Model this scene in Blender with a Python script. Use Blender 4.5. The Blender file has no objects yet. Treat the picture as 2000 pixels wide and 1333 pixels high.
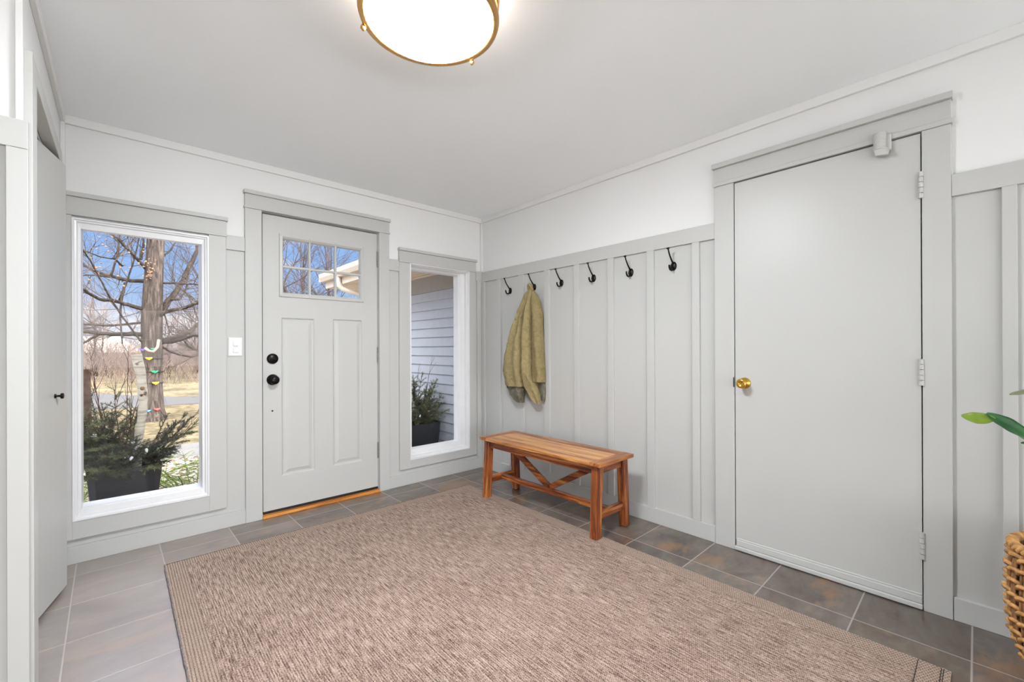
import bpy, bmesh, math, random
from mathutils import Vector, Matrix, noise
PI = math.pi
C = bpy.context.scene.collection
R = math.radians

# ------------------------------------------------------------------ camera model (used to read distances off the photograph)
CF, CCY, YAW, PITCH, ROLL = 846.55, 680.1, 0.735853, 0.000823, -0.003880
CAM = Vector((-2.6099, -3.3229, 1.1559))
FW = Vector((math.sin(YAW) * math.cos(PITCH), math.cos(YAW) * math.cos(PITCH), math.sin(PITCH)))
R0 = Vector((math.cos(YAW), -math.sin(YAW), 0)); U0 = R0.cross(FW)
RT = R0 * math.cos(ROLL) + U0 * math.sin(ROLL); UP = -R0 * math.sin(ROLL) + U0 * math.cos(ROLL)
def at(u, v, Y):
    d = FW + RT * ((u - 1000) / CF) - UP * ((v - CCY) / CF)
    t = (Y - CAM.y) / d.y
    return CAM + d * t

# ------------------------------------------------------------------ materials
def lin(c):
    return tuple(((x / 255) / 12.92 if x / 255 <= .04045 else ((x / 255 + .055) / 1.055) ** 2.4) for x in c) + (1,)
class NT:
    def __init__(s, name):
        s.m = bpy.data.materials.new(name); s.m.use_nodes = True
        s.t = s.m.node_tree; s.t.nodes.clear()
        s.out = s.n('ShaderNodeOutputMaterial')
    def n(s, typ, **kw):
        x = s.t.nodes.new(typ)
        for k, v in kw.items():
            if hasattr(x, k) and k not in x.inputs: setattr(x, k, v)
            else: x.inputs[k].default_value = v
        return x
    def l(s, a, b): s.t.links.new(a, b)
    def coord(s, scale=(1, 1, 1), rot=(0, 0, 0), loc=(0, 0, 0), kind='Object'):
        tc = s.n('ShaderNodeTexCoord'); mp = s.n('ShaderNodeMapping')
        mp.inputs['Scale'].default_value = scale; mp.inputs['Rotation'].default_value = rot; mp.inputs['Location'].default_value = loc
        s.l(tc.outputs[kind], mp.inputs['Vector']); return mp.outputs[0]
    def noise(s, vec, scale=5, detail=3, rough=.5, dist=0):
        x = s.n('ShaderNodeTexNoise'); x.inputs['Scale'].default_value = scale; x.inputs['Detail'].default_value = detail
        x.inputs['Roughness'].default_value = rough; x.inputs['Distortion'].default_value = dist
        if vec is not None: s.l(vec, x.inputs['Vector'])
        return x.outputs['Fac']
    def ramp(s, fac, stops, interp='LINEAR'):
        x = s.n('ShaderNodeValToRGB'); r = x.color_ramp; r.interpolation = interp
        while len(r.elements) < len(stops): r.elements.new(.5)
        for e, (p, c) in zip(r.elements, stops): e.position = p; e.color = c if len(c) == 4 else lin(c)
        s.l(fac, x.inputs['Fac']); return x.outputs['Color']
    def math(s, op, a, b=None, c=None):
        x = s.n('ShaderNodeMath'); x.operation = op
        for i, v in enumerate((a, b, c)):
            if v is None: continue
            if isinstance(v, (int, float)): x.inputs[i].default_value = v
            else: s.l(v, x.inputs[i])
        return x.outputs[0]
    def mix(s, fac, a, b, blend='MIX'):
        x = s.n('ShaderNodeMix'); x.data_type = 'RGBA'; x.blend_type = blend
        for sock, v in ((x.inputs['Factor'], fac), (x.inputs[6], a), (x.inputs[7], b)):
            if isinstance(v, (int, float)): sock.default_value = v
            elif isinstance(v, tuple): sock.default_value = v if len(v) == 4 else lin(v)
            else: s.l(v, sock)
        return x.outputs[2]
    def bsdf(s, color, rough=.5, metal=0, spec=.5, bump=None, bstr=.3, bdist=.002, **kw):
        b = s.n('ShaderNodeBsdfPrincipled')
        if isinstance(color, tuple): b.inputs['Base Color'].default_value = color if len(color) == 4 else lin(color)
        else: s.l(color, b.inputs['Base Color'])
        if isinstance(rough, (int, float)): b.inputs['Roughness'].default_value = rough
        else: s.l(rough, b.inputs['Roughness'])
        b.inputs['Metallic'].default_value = metal; b.inputs['Specular IOR Level'].default_value = spec
        for k, v in kw.items(): b.inputs[k].default_value = v
        if bump is not None:
            bp = s.n('ShaderNodeBump'); bp.inputs['Strength'].default_value = bstr; bp.inputs['Distance'].default_value = bdist
            s.l(bump, bp.inputs['Height']); s.l(bp.outputs[0], b.inputs['Normal'])
        s.l(b.outputs[0], s.out.inputs['Surface']); return b
def plain(name, color, rough=.5, metal=0, spec=.5, var=.06, nscale=12, bstr=.0):
    t = NT(name); f = t.noise(t.coord(), nscale, 4)
    lo = tuple(max(0, c * (1 - var)) for c in color); hi = tuple(min(255, c * (1 + var)) for c in color)
    t.bsdf(t.ramp(f, [(.25, lo), (.75, hi)]), rough, metal, spec, bump=f if bstr else None, bstr=bstr)
    return t.m
def paint(name, color, rough):
    t = NT(name); v = t.coord()
    f = t.noise(v, 1.7, 3); g = t.noise(v, 260, 2)
    lo = tuple(c * .99 for c in color)
    t.bsdf(t.ramp(f, [(.3, lo), (.7, color)]), rough, 0, .35, bump=g, bstr=.06, bdist=.001)
    return t.m
def wood(name, axis, cols, rough=.35, scale=1.0):
    t = NT(name); sc = [34 * scale] * 3; sc[axis] = 2.2 * scale
    geo = t.n('ShaderNodeNewGeometry')
    tc = t.n('ShaderNodeTexCoord'); vm = t.n('ShaderNodeVectorMath'); vm.operation = 'ADD'
    off = t.n('ShaderNodeVectorMath'); off.operation = 'SCALE'; off.inputs['Scale'].default_value = 7.3
    cx = t.n('ShaderNodeCombineXYZ')
    for i in range(3): t.l(geo.outputs['Random Per Island'], cx.inputs[i])
    t.l(cx.outputs[0], off.inputs[0]); t.l(tc.outputs['Object'], vm.inputs[0]); t.l(off.outputs[0], vm.inputs[1])
    mp = t.n('ShaderNodeMapping'); mp.inputs['Scale'].default_value = sc; t.l(vm.outputs[0], mp.inputs[0])
    f = t.noise(mp.outputs[0], 1, 5, .6, .8)
    g = t.noise(mp.outputs[0], 5, 4, .6)
    h = t.math('ADD', t.math('MULTIPLY', f, .72), t.math('MULTIPLY', g, .22))
    h = t.math('ADD', h, t.math('MULTIPLY', t.math('SUBTRACT', geo.outputs['Random Per Island'], .5), .18))
    n = len(cols); col = t.ramp(h, [(.34 + .26 * i / (n - 1), c) for i, c in enumerate(cols)])
    t.bsdf(col, rough, 0, .45, bump=g, bstr=.12, bdist=.001)
    return t.m
M = {}
M['wall'] = paint('wall white paint', (226, 226, 225), .6)
M['trim'] = paint('light grey trim paint', (189, 189, 186), .42)
M['ceil'] = paint('ceiling paint', (249, 252, 254), .75)
M['door'] = paint('door paint', (190, 190, 187), .38)
M['vinyl'] = plain('white vinyl', (224, 224, 225), .3, var=.01)
M['plastic'] = plain('white plastic', (222, 222, 220), .3, var=.01)
M['slot'] = plain('switch grey', (190, 190, 188), .4, var=.02)
M['black'] = plain('oil rubbed black metal', (20, 18, 17), .32, .6, var=.3)
M['rubber'] = plain('black rubber sweep', (16, 16, 18), .55, var=.2)
M['gap'] = plain('dark hole', (18, 17, 16), .8)
M['nickel'] = plain('satin nickel', (150, 148, 142), .35, .9, var=.1)
M['brass'] = plain('polished brass', (214, 168, 78), .16, 1.0, var=.06)
M['gold'] = plain('aged gold metal', (206, 160, 98), .28, 1.0, var=.05)
M['oak'] = wood('honey oak threshold', 0, [(150, 88, 34), (196, 124, 52), (222, 156, 78)], .35)
WC = [(54, 26, 14), (104, 50, 24), (148, 80, 38), (192, 126, 68)]
M['wood_y'] = wood('acacia wood y', 1, WC); M['wood_x'] = wood('acacia wood x', 0, WC); M['wood_z'] = wood('acacia wood z', 2, WC)
TOPC = [(108, 58, 28), (158, 97, 50), (190, 132, 78), (208, 156, 100)]
M['top_y'] = wood('acacia top y', 1, TOPC, .3); M['top_x'] = wood('acacia top x', 0, [(92, 46, 22), (150, 88, 44), (190, 126, 70)], .3)
# opal lamp glass that gives off light
t = NT('lit opal glass'); e = t.n('ShaderNodeEmission'); e.inputs['Color'].default_value = (.91, .955, 1, 1); e.inputs['Strength'].default_value = 88.0
t.l(e.outputs[0], t.out.inputs['Surface']); M['opal'] = t.m
t = NT('lit opal side glass'); e = t.n('ShaderNodeEmission'); e.inputs['Color'].default_value = (1, .96, .90, 1); e.inputs['Strength'].default_value = 5.0
t.l(e.outputs[0], t.out.inputs['Surface']); M['opal_side'] = t.m
# pane glass
t = NT('window glass'); tr = t.n('ShaderNodeBsdfTransparent'); gl = t.n('ShaderNodeBsdfGlossy'); gl.inputs['Roughness'].default_value = 0.0
fr = t.n('ShaderNodeFresnel'); fr.inputs['IOR'].default_value = 1.16; mx = t.n('ShaderNodeMixShader')
t.l(fr.outputs[0], mx.inputs[0]); t.l(tr.outputs[0], mx.inputs[1]); t.l(gl.outputs[0], mx.inputs[2]); t.l(mx.outputs[0], t.out.inputs['Surface']); M['glass'] = t.m
# slate look floor tiles, laid in a square grid turned by about a degree
def tile_material():
    t = NT('slate tile'); PT = .348; a = -.0157
    v = t.coord(scale=(1 / PT,) * 3, rot=(0, 0, a), loc=(0.0, .39, 0))
    sp = t.n('ShaderNodeSeparateXYZ'); t.l(v, sp.inputs[0])
    fx = t.math('FRACT', sp.outputs[0]); fy = t.math('FRACT', sp.outputs[1])
    dx = t.math('MINIMUM', fx, t.math('SUBTRACT', 1, fx)); dy = t.math('MINIMUM', fy, t.math('SUBTRACT', 1, fy))
    d = t.math('MINIMUM', dx, dy)
    grout = t.ramp(d, [(.006, (1, 1, 1, 1)), (.0095, (0, 0, 0, 1))])
    cell = t.n('ShaderNodeVectorMath'); cell.operation = 'FLOOR'; t.l(v, cell.inputs[0])
    wn = t.n('ShaderNodeTexWhiteNoise'); t.l(cell.outputs[0], wn.inputs['Vector'])
    ob = t.coord(); sc = t.n('ShaderNodeVectorMath'); sc.operation = 'SCALE'; sc.inputs['Scale'].default_value = 9.0; t.l(wn.outputs['Color'], sc.inputs[0])
    ad = t.n('ShaderNodeVectorMath'); t.l(ob, ad.inputs[0]); t.l(sc.outputs[0], ad.inputs[1]); ov = ad.outputs[0]
    mp = t.n('ShaderNodeMapping'); mp.inputs['Scale'].default_value = (1.0, 1.7, 1); t.l(ov, mp.inputs[0]); ov = mp.outputs[0]
    n1 = t.noise(ov, 3.2, 6, .62, .7); n2 = t.noise(ov, 14, 5, .6, .4); n3 = t.noise(ov, 2.2, 4, .55, .5)
    base = t.ramp(t.math('ADD', t.math('MULTIPLY', n1, .7), t.math('MULTIPLY', n2, .3)),
                  [(.34, (64, 56, 52)), (.45, (98, 84, 76)), (.54, (106, 100, 92)), (.64, (136, 118, 106))])
    tint = t.ramp(wn.outputs['Value'], [(.0, (238, 228, 214)), (.4, (255, 246, 240)), (.7, (226, 230, 226)), (1, (255, 236, 226))])
    base = t.mix(1.0, base, tint, 'MULTIPLY')
    rust = t.ramp(t.math('ADD', n3, t.math('MULTIPLY', n2, .25)), [(.70, (0, 0, 0, 1)), (.80, (1, 1, 1, 1))])
    rf = t.math('MULTIPLY', rust, .5)
    base = t.mix(rf, base, (150, 104, 56))
    col = t.mix(grout, base, (162, 152, 146))
    hgt = t.math('SUBTRACT', t.math('MULTIPLY', n2, .35), t.math('MULTIPLY', grout, 1.2))
    rough = t.math('ADD', t.math('MULTIPLY', n2, .25), .26)
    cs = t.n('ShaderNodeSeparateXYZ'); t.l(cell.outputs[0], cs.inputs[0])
    glare = t.n('ShaderNodeMapRange'); glare.inputs['From Min'].default_value = -5.5; glare.inputs['From Max'].default_value = -7.5; glare.inputs['To Min'].default_value = 0; glare.inputs['To Max'].default_value = .38; t.l(cs.outputs[0], glare.inputs['Value'])
    col = t.mix(glare.outputs[0], col, (196, 184, 180))  # pale tone painted into the leftmost tile columns to mimic window glare
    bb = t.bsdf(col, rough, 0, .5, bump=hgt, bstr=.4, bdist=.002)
    bb.inputs['Coat Weight'].default_value = .7; bb.inputs['Coat Roughness'].default_value = .22; bb.inputs['Coat IOR'].default_value = 1.6
    return t.m
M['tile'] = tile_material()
# flat woven rug
def rug_material(name, border):
    t = NT(name); tc = t.n('ShaderNodeTexCoord')
    sp = t.n('ShaderNodeSeparateXYZ'); t.l(tc.outputs['Object'], sp.inputs[0])
    def sc(x, y):
        c = t.n('ShaderNodeCombineXYZ'); t.l(t.math('MULTIPLY', sp.outputs[0], x), c.inputs[0]); t.l(t.math('MULTIPLY', sp.outputs[1], y), c.inputs[1]); return c.outputs[0]
    rows = 1 / (.0085 if not border else .0105); st = 1 / (.0075 if not border else .0095)
    ph = t.math('MULTIPLY', t.math('FLOOR', t.math('MULTIPLY', sp.outputs[0], rows)), .5)
    sx = t.math('ABSOLUTE', t.math('SINE', t.math('MULTIPLY', sp.outputs[0], rows * PI)))
    sy = t.math('ABSOLUTE', t.math('SINE', t.math('MULTIPLY', t.math('ADD', t.math('MULTIPLY', sp.outputs[1], st), ph), PI)))
    knit = t.math('MULTIPLY', t.math('POWER', sx, .6), t.math('POWER', sy, .6))
    n1 = t.noise(sc(150, 13), 1, 3, .6); n2 = t.noise(sc(230, 120), 1, 2, .6); n3 = t.noise(sc(3, 2.2), 1, 3)
    if border:
        f = t.math('ADD', t.math('MULTIPLY', knit, .34), t.math('ADD', t.math('MULTIPLY', n2, .42), t.math('MULTIPLY', n1, .24)))
        col = t.ramp(f, [(.28, (82, 67, 58)), (.42, (126, 107, 94)), (.54, (160, 140, 126)), (.72, (190, 171, 156))])
    else:
        f = t.math('ADD', t.math('MULTIPLY', n1, .62), t.math('MULTIPLY', n2, .55))
        f = t.math('ADD', f, t.math('MULTIPLY', t.math('SUBTRACT', knit, .5), .16))
        f = t.math('ADD', f, t.math('MULTIPLY', t.math('SUBTRACT', n3, .5), .10))
        col = t.ramp(f, [(.40, (70, 56, 48)), (.52, (120, 99, 87)), (.62, (163, 141, 128)), (.78, (196, 177, 164))])
    t.bsdf(col, .9, 0, .15, bump=t.math('ADD', t.math('MULTIPLY', knit, 1.0), t.math('MULTIPLY', n2, .4)), bstr=.55, bdist=.003)
    return t.m
M['rug'] = rug_material('woven rug field', False); M['rugb'] = rug_material('woven rug border', True)
M['rugline'] = plain('dark rug thread', (60, 48, 42), .9)
M['rugedge'] = plain('grey rug binding', (120, 112, 112), .9, var=.25, nscale=120)
# quilted jacket cloth
def jacket_material(name, c0, c1):
    t = NT(name); v = t.coord(scale=(1, 1, 1)); sp = t.n('ShaderNodeSeparateXYZ'); t.l(v, sp.inputs[0])
    a = t.math('ADD', sp.outputs[1], t.math('MULTIPLY', sp.outputs[2], .72)); b = t.math('SUBTRACT', sp.outputs[1], t.math('MULTIPLY', sp.outputs[2], .72))
    qa = t.math('ABSOLUTE', t.math('SINE', t.math('MULTIPLY', a, PI / .036))); qb = t.math('ABSOLUTE', t.math('SINE', t.math('MULTIPLY', b, PI / .036)))
    q = t.math('MULTIPLY', t.math('POWER', t.math('MINIMUM', qa, qb), .5), t.noise(v, 7, 2))
    n = t.noise(v, 26, 4, .6, .8); n2 = t.noise(v, 420, 2)
    col = t.ramp(t.math('ADD', t.math('MULTIPLY', n, .7), t.math('MULTIPLY', n2, .3)), [(.3, c0), (.7, c1)])
    h = t.math('ADD', t.math('MULTIPLY', q, .6), t.math('MULTIPLY', n, 1.1))
    t.bsdf(col, .72, 0, .25, bump=h, bstr=.8, bdist=.009)
    return t.m
M['jacket'] = jacket_material('olive quilted cloth', (132, 119, 82), (166, 150, 109))
M['jacket2'] = jacket_material('olive shell cloth', (126, 112, 75), (156, 140, 99))
M['lining'] = plain('dark jacket lining', (104, 100, 84), .8, var=.2, nscale=40)
M['rattan'] = plain('golden rattan', (182, 134, 78), .5, var=.34, nscale=38, bstr=.3)
M['rattan_d'] = plain('dark rattan', (140, 100, 62), .55, var=.3, nscale=40)
M['potliner'] = plain('dark basket liner', (60, 52, 46), .8, var=.2)
M['soil'] = plain('potting soil', (46, 36, 28), .95, var=.4, nscale=60, bstr=.6)
t = NT('glossy leaf'); f = t.noise(t.coord(), 9, 3); t.bsdf(t.ramp(f, [(.3, (26, 74, 36)), (.6, (48, 104, 44)), (.8, (92, 140, 48))]), .28, 0, .5); M['leaf'] = t.m
M['leaf_t'] = plain('yellow green leaf tip', (104, 128, 34), .35, var=.12)
M['leaf_u'] = plain('pale leaf underside', (122, 128, 98), .5, var=.1)
M['stem'] = plain('plant stem', (84, 88, 52), .6, var=.2)
# outdoors
t = NT('planter black'); v = t.coord(scale=(3, 3, 60)); t.bsdf(t.ramp(t.noise(v, 4, 3), [(.3, (38, 38, 40)), (.7, (54, 54, 57))]), .5, 0, .4); M['planter'] = t.m
def bark(name, cols, sx=60, sz=5, bd=.02):
    t = NT(name); v = t.coord(scale=(sx, sx, sz)); f = t.noise(v, .5, 5, .65, .6)
    t.bsdf(t.ramp(f, [(.28, cols[0]), (.5, cols[1]), (.72, cols[2])]), .9, 0, .2, bump=f, bstr=.9, bdist=bd); return t.m
M['bark'] = bark('furrowed grey bark', [(30, 26, 24), (76, 67, 61), (126, 112, 101)], 56, 8, .03)
M['branch'] = bark('branch bark', [(28, 25, 23), (58, 50, 45), (92, 80, 71)], 30, 30, .004)
M['twig'] = plain('fine twigs', (74, 63, 56), .9, var=.25, nscale=3)
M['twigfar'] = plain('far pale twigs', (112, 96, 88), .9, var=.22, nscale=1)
M['twigd'] = plain('grey brown twigs', (66, 57, 55), .9, var=.25, nscale=3)
M['redtwig'] = plain('dark red twigs', (84, 50, 44), .7, var=.25)
t = NT('birch bark'); v = t.coord(scale=(8, 8, 70)); f = t.noise(v, .6, 4, .6, .5); g = t.noise(t.coord(scale=(14, 14, 18)), .9, 3)
t.bsdf(t.mix(t.ramp(g, [(.6, (0, 0, 0, 1)), (.68, (1, 1, 1, 1))]), t.ramp(f, [(.3, (168, 158, 140)), (.5, (216, 208, 190)), (.8, (238, 232, 218))]), (92, 60, 40)), .8, 0, .2, bump=f, bstr=.4); M['birch'] = t.m
M['cutend'] = plain('cut log end', (150, 112, 74), .8, var=.25, nscale=40)
M['post'] = plain('weathered brown log', (96, 74, 60), .9, var=.25, nscale=30, bstr=.5)
M['spruce'] = plain('spruce needles', (62, 68, 52), .7, var=.34, nscale=18)
M['spruce_y'] = plain('fresh spruce needles', (104, 112, 74), .7, var=.3, nscale=18)
M['juniper'] = plain('bright evergreen shrub', (118, 148, 52), .7, var=.35, nscale=22)
M['bulb'] = plain('white frosted bulb', (236, 240, 240), .2, var=.02)
M['bulb_g'] = plain('green socket', (20, 60, 42), .5)
M['cord'] = plain('dark green cord', (24, 34, 28), .6)
def ground(name, stops, scale, bstr=.6, bd=.02, stretch=(1, 1, 1)):
    t = NT(name); v = t.coord(scale=stretch); f = t.noise(v, scale, 6, .68); g = t.noise(v, scale * .08, 3)
    h = t.math('ADD', t.math('MULTIPLY', f, .65), t.math('MULTIPLY', g, .35))
    t.bsdf(t.ramp(h, stops), .95, 0, .1, bump=f, bstr=bstr, bdist=bd); return t.m
M['lawn'] = ground('winter lawn', [(.36, (70, 64, 46)), (.46, (100, 90, 68)), (.55, (132, 118, 92)), (.66, (154, 140, 114))], 9, .9, .05)
M['road'] = ground('pale asphalt', [(.3, (82, 80, 80)), (.7, (98, 96, 95))], 30, .2, .004)
M['path'] = ground('grey concrete walk', [(.3, (110, 107, 104)), (.7, (134, 130, 126))], 30, .2, .004)
def gravel():
    t = NT('pebble mulch'); v = t.n('ShaderNodeTexVoronoi'); v.inputs['Scale'].default_value = 42; t.l(t.coord(), v.inputs['Vector'])
    c = t.n('ShaderNodeSeparateColor'); t.l(v.outputs['Color'], c.inputs[0])
    col = t.ramp(c.outputs[0], [(.15, (84, 66, 54)), (.45, (140, 116, 98)), (.7, (190, 178, 164)), (.95, (224, 220, 214))])
    t.bsdf(col, .9, 0, .2, bump=t.math('SUBTRACT', 1, v.outputs['Distance']), bstr=.9, bdist=.02); return t.m
M['gravel'] = gravel()
M['siding'] = plain('grey blue siding', (180, 184, 192), .6, var=.02)
M['frieze'] = plain('taupe frieze board', (152, 150, 146), .7, var=.03)
M['soffit'] = plain('cream vinyl soffit', (222, 206, 180), .6, var=.03)
M['gutter'] = plain('cream gutter', (204, 192, 177), .45, var=.02)
M['shingle'] = plain('brown shingles', (110, 96, 86), .9, var=.2, nscale=30)
M['hold_y'] = plain('yellow climbing hold', (236, 176, 30), .5, var=.05)
M['hold_g'] = plain('green climbing hold', (20, 146, 96), .5, var=.05)
M['hold_r'] = plain('red climbing hold', (206, 70, 60), .5, var=.05)
M['hold_b'] = plain('blue climbing hold', (80, 150, 190), .5, var=.05)
M['hold_p'] = plain('purple climbing hold', (92, 64, 160), .5, var=.05)
M['rope'] = plain('pale rope', (160, 146, 124), .9, var=.1)
M['strap'] = plain('black strap', (26, 26, 28), .7)
M['deadleaf'] = plain('dead oak leaf', (132, 104, 78), .8, var=.2)
M['house'] = plain('distant beige house wall', (140, 126, 114), .8)
M['houseroof'] = plain('distant pale roof', (160, 146, 134), .8)

# ------------------------------------------------------------------ mesh builder
class MB:
    def __init__(s): s.v = []; s.f = []; s.mi = []; s.sm = []; s.cur = 0
    def add(s, vs, fs, smooth=False):
        o = len(s.v); s.v += [Vector(x) for x in vs]
        for f in fs: s.f.append([o + i for i in f]); s.mi.append(s.cur); s.sm.append(smooth)
        return s
    def box(s, x0, x1, y0, y1, z0, z1, bev=0.0, seg=1):
        if x1 < x0: x0, x1 = x1, x0
        if y1 < y0: y0, y1 = y1, y0
        if z1 < z0: z0, z1 = z1, z0
        vs = [(x0, y0, z0), (x1, y0, z0), (x1, y1, z0), (x0, y1, z0), (x0, y0, z1), (x1, y0, z1), (x1, y1, z1), (x0, y1, z1)]
        fs = [(0, 3, 2, 1), (4, 5, 6, 7), (0, 1, 5, 4), (1, 2, 6, 5), (2, 3, 7, 6), (3, 0, 4, 7)]
        if bev <= 0: return s.add(vs, fs)
        return s.hexa(vs, bev, seg)
    def hexa(s, vs, bev=0.0, seg=1):
        fs = [(0, 3, 2, 1), (4, 5, 6, 7), (0, 1, 5, 4), (1, 2, 6, 5), (2, 3, 7, 6), (3, 0, 4, 7)]
        if bev <= 0: return s.add(vs, fs)
        bm = bmesh.new(); bv = [bm.verts.new(v) for v in vs]
        for f in fs: bm.faces.new([bv[i] for i in f])
        bmesh.ops.bevel(bm, geom=bm.edges[:], offset=bev, segments=seg, affect='EDGES', profile=.5)
        return s.frombm(bm)
    def frombm(s, bm, smooth=False, mat=None):
        bm.verts.index_update(); vs = [(mat @ v.co if mat else v.co.copy()) for v in bm.verts]
        s.add(vs, [[v.index for v in f.verts] for f in bm.faces], smooth); bm.free(); return s
    def tube(s, pts, rad, n=8, cap=True, smooth=True, flat=1.0, close=False):
        pts = [Vector(p) for p in pts]; m = len(pts)
        if not isinstance(rad, (list, tuple)): rad = [rad] * m
        vs = []; prev = None
        for i, p in enumerate(pts):
            if close: d = pts[(i + 1) % m] - pts[(i - 1) % m]
            else: d = pts[min(i + 1, m - 1)] - pts[max(i - 1, 0)]
            if d.length < 1e-9: d = Vector((0, 0, 1))
            d.normalize()
            if prev is None:
                a = Vector((0, 0, 1)) if abs(d.z) < .9 else Vector((1, 0, 0)); x = d.cross(a).normalized()
            else:
                x = prev - d * prev.dot(d); x = x.normalized() if x.length > 1e-6 else d.orthogonal().normalized()
            prev = x; y = d.cross(x)
            for k in range(n):
                t = 2 * PI * k / n; vs.append(p + (x * math.cos(t) + y * math.sin(t) * flat) * rad[i])
        fs = []
        for i in range(m - 1 if not close else m):
            j = (i + 1) % m
            for k in range(n): fs.append((i * n + k, i * n + (k + 1) % n, j * n + (k + 1) % n, j * n + k))
        if cap and not close: fs.append(tuple(range(n - 1, -1, -1))); fs.append(tuple((m - 1) * n + k for k in range(n)))
        return s.add(vs, fs, smooth)
    def lathe(s, prof, o=(0, 0, 0), axis='z', n=32, smooth=True, sx=1.0, cap=True):
        # prof: list of (radius, height along axis)
        o = Vector(o); vs = []
        for r, h in prof:
            for k in range(n):
                t = 2 * PI * k / n; a, b = r * math.cos(t) * sx, r * math.sin(t)
                vs.append(o + Vector({'z': (a, b, h), 'x': (h, a, b), 'y': (a, h, b)}[axis]))
        m = len(prof); fs = [(i * n + k, i * n + (k + 1) % n, (i + 1) * n + (k + 1) % n, (i + 1) * n + k) for i in range(m - 1) for k in range(n)]
        if cap: fs += [tuple(range(n)), tuple((m - 1) * n + k for k in range(n))]
        return s.add(vs, fs, smooth)
    def loops(s, loops, smooth=False, capend=False):
        # rectangular rings (x0,x1,z0,z1,y)
        vs = []
        for x0, x1, z0, z1, y in loops: vs += [(x0, y, z0), (x1, y, z0), (x1, y, z1), (x0, y, z1)]
        fs = [(i * 4 + k, i * 4 + (k + 1) % 4, (i + 1) * 4 + (k + 1) % 4, (i + 1) * 4 + k) for i in range(len(loops) - 1) for k in range(4)]
        if capend: b = (len(loops) - 1) * 4; fs.append((b, b + 1, b + 2, b + 3))
        return s.add(vs, fs, smooth)
    def slab(s, axis, d0, d1, u0, u1, z0, z1, holes):
        # wall across axis ('x' or 'y') from depth d0 to d1 with rectangular holes (u0,u1,z0,z1)
        us = sorted({u0, u1, *[h[0] for h in holes], *[h[1] for h in holes]}); zs = sorted({z0, z1, *[h[2] for h in holes], *[h[3] for h in holes]})
        us = [u for u in us if u0 <= u <= u1]; zs = [z for z in zs if z0 <= z <= z1]
        def solid(i, j):
            if i < 0 or j < 0 or i >= len(us) - 1 or j >= len(zs) - 1: return False
            cu, cz = (us[i] + us[i + 1]) / 2, (zs[j] + zs[j + 1]) / 2
            return not any(h[0] < cu < h[1] and h[2] < cz < h[3] for h in holes)
        P = lambda d, u, z: (d, u, z) if axis == 'x' else (u, d, z)
        for i in range(len(us) - 1):
            for j in range(len(zs) - 1):
                if not solid(i, j): continue
                a, b, c, e = us[i], us[i + 1], zs[j], zs[j + 1]
                s.add([P(d0, a, c), P(d0, b, c), P(d0, b, e), P(d0, a, e)], [(0, 1, 2, 3)]); s.add([P(d1, a, c), P(d1, b, c), P(d1, b, e), P(d1, a, e)], [(3, 2, 1, 0)])
                if not solid(i - 1, j): s.add([P(d0, a, c), P(d0, a, e), P(d1, a, e), P(d1, a, c)], [(0, 1, 2, 3)])
                if not solid(i + 1, j): s.add([P(d0, b, c), P(d0, b, e), P(d1, b, e), P(d1, b, c)], [(3, 2, 1, 0)])
                if not solid(i, j - 1): s.add([P(d0, a, c), P(d0, b, c), P(d1, b, c), P(d1, a, c)], [(3, 2, 1, 0)])
                if not solid(i, j + 1): s.add([P(d0, a, e), P(d0, b, e), P(d1, b, e), P(d1, a, e)], [(0, 1, 2, 3)])
        return s
    def build(s, name, mats, parent=None, local=False, origin=None, fixn=True):
        if not isinstance(mats, (list, tuple)): mats = [mats]
        if parent is not None and not local: off = wloc(parent)
        elif parent is not None: off = Vector((0, 0, 0))
        else:
            if origin is not None: off = Vector(origin)
            else:
                xs = [v.x for v in s.v]; ys = [v.y for v in s.v]; zs = [v.z for v in s.v]
                off = Vector(((min(xs) + max(xs)) / 2, (min(ys) + max(ys)) / 2, min(zs)))
        me = bpy.data.meshes.new(name); me.from_pydata([v - off for v in s.v], [], s.f)
        for m in mats: me.materials.append(m)
        me.polygons.foreach_set('material_index', s.mi); me.polygons.foreach_set('use_smooth', s.sm)
        me.update()
        if fixn and len(s.f) < 60000:
            bm = bmesh.new(); bm.from_mesh(me); bmesh.ops.remove_doubles(bm, verts=bm.verts, dist=1e-5) if len(s.v) < 4000 else None
            bmesh.ops.recalc_face_normals(bm, faces=bm.faces); bm.to_mesh(me); bm.free()
        o = bpy.data.objects.new(name, me); C.objects.link(o)
        if parent is not None: o.parent = parent
        else: o.location = off
        return o
def wloc(o):
    v = Vector(o.location)
    while o.parent is not None: o = o.parent; v = v + Vector(o.location)
    return v
def tag(o, label, cat, group=None, kind=None):
    o['label'] = label; o['category'] = cat
    if group: o['group'] = group
    if kind: o['kind'] = kind
    return o
def thing(name, label, cat, loc=(0, 0, 0), rz=0, group=None, kind=None):
    o = bpy.data.objects.new(name, None); C.objects.link(o); o.empty_display_size = .05
    o.location = loc; o.rotation_euler = (0, 0, rz); return tag(o, label, cat, group, kind)
def struct(name, mb, m, label=None, cat=None, parent=None):
    o = mb.build(name, m, parent)
    if parent is None:
        o['kind'] = 'structure'
        if label: o['label'] = label
        if cat: o['category'] = cat
    return o
def dup(root, loc, rz=None, label=None, group=None, scale=None):
    r = root.copy(); C.objects.link(r); r.location = loc
    if rz is not None: r.rotation_euler = (0, 0, rz)
    if scale: r.scale = (scale,) * 3
    if label: r['label'] = label
    if group: r['group'] = group
    for ch in list(root.children):
        c = ch.copy(); C.objects.link(c); c.parent = r
        for g in list(ch.children):
            d = g.copy(); C.objects.link(d); d.parent = c
    return r

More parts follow.
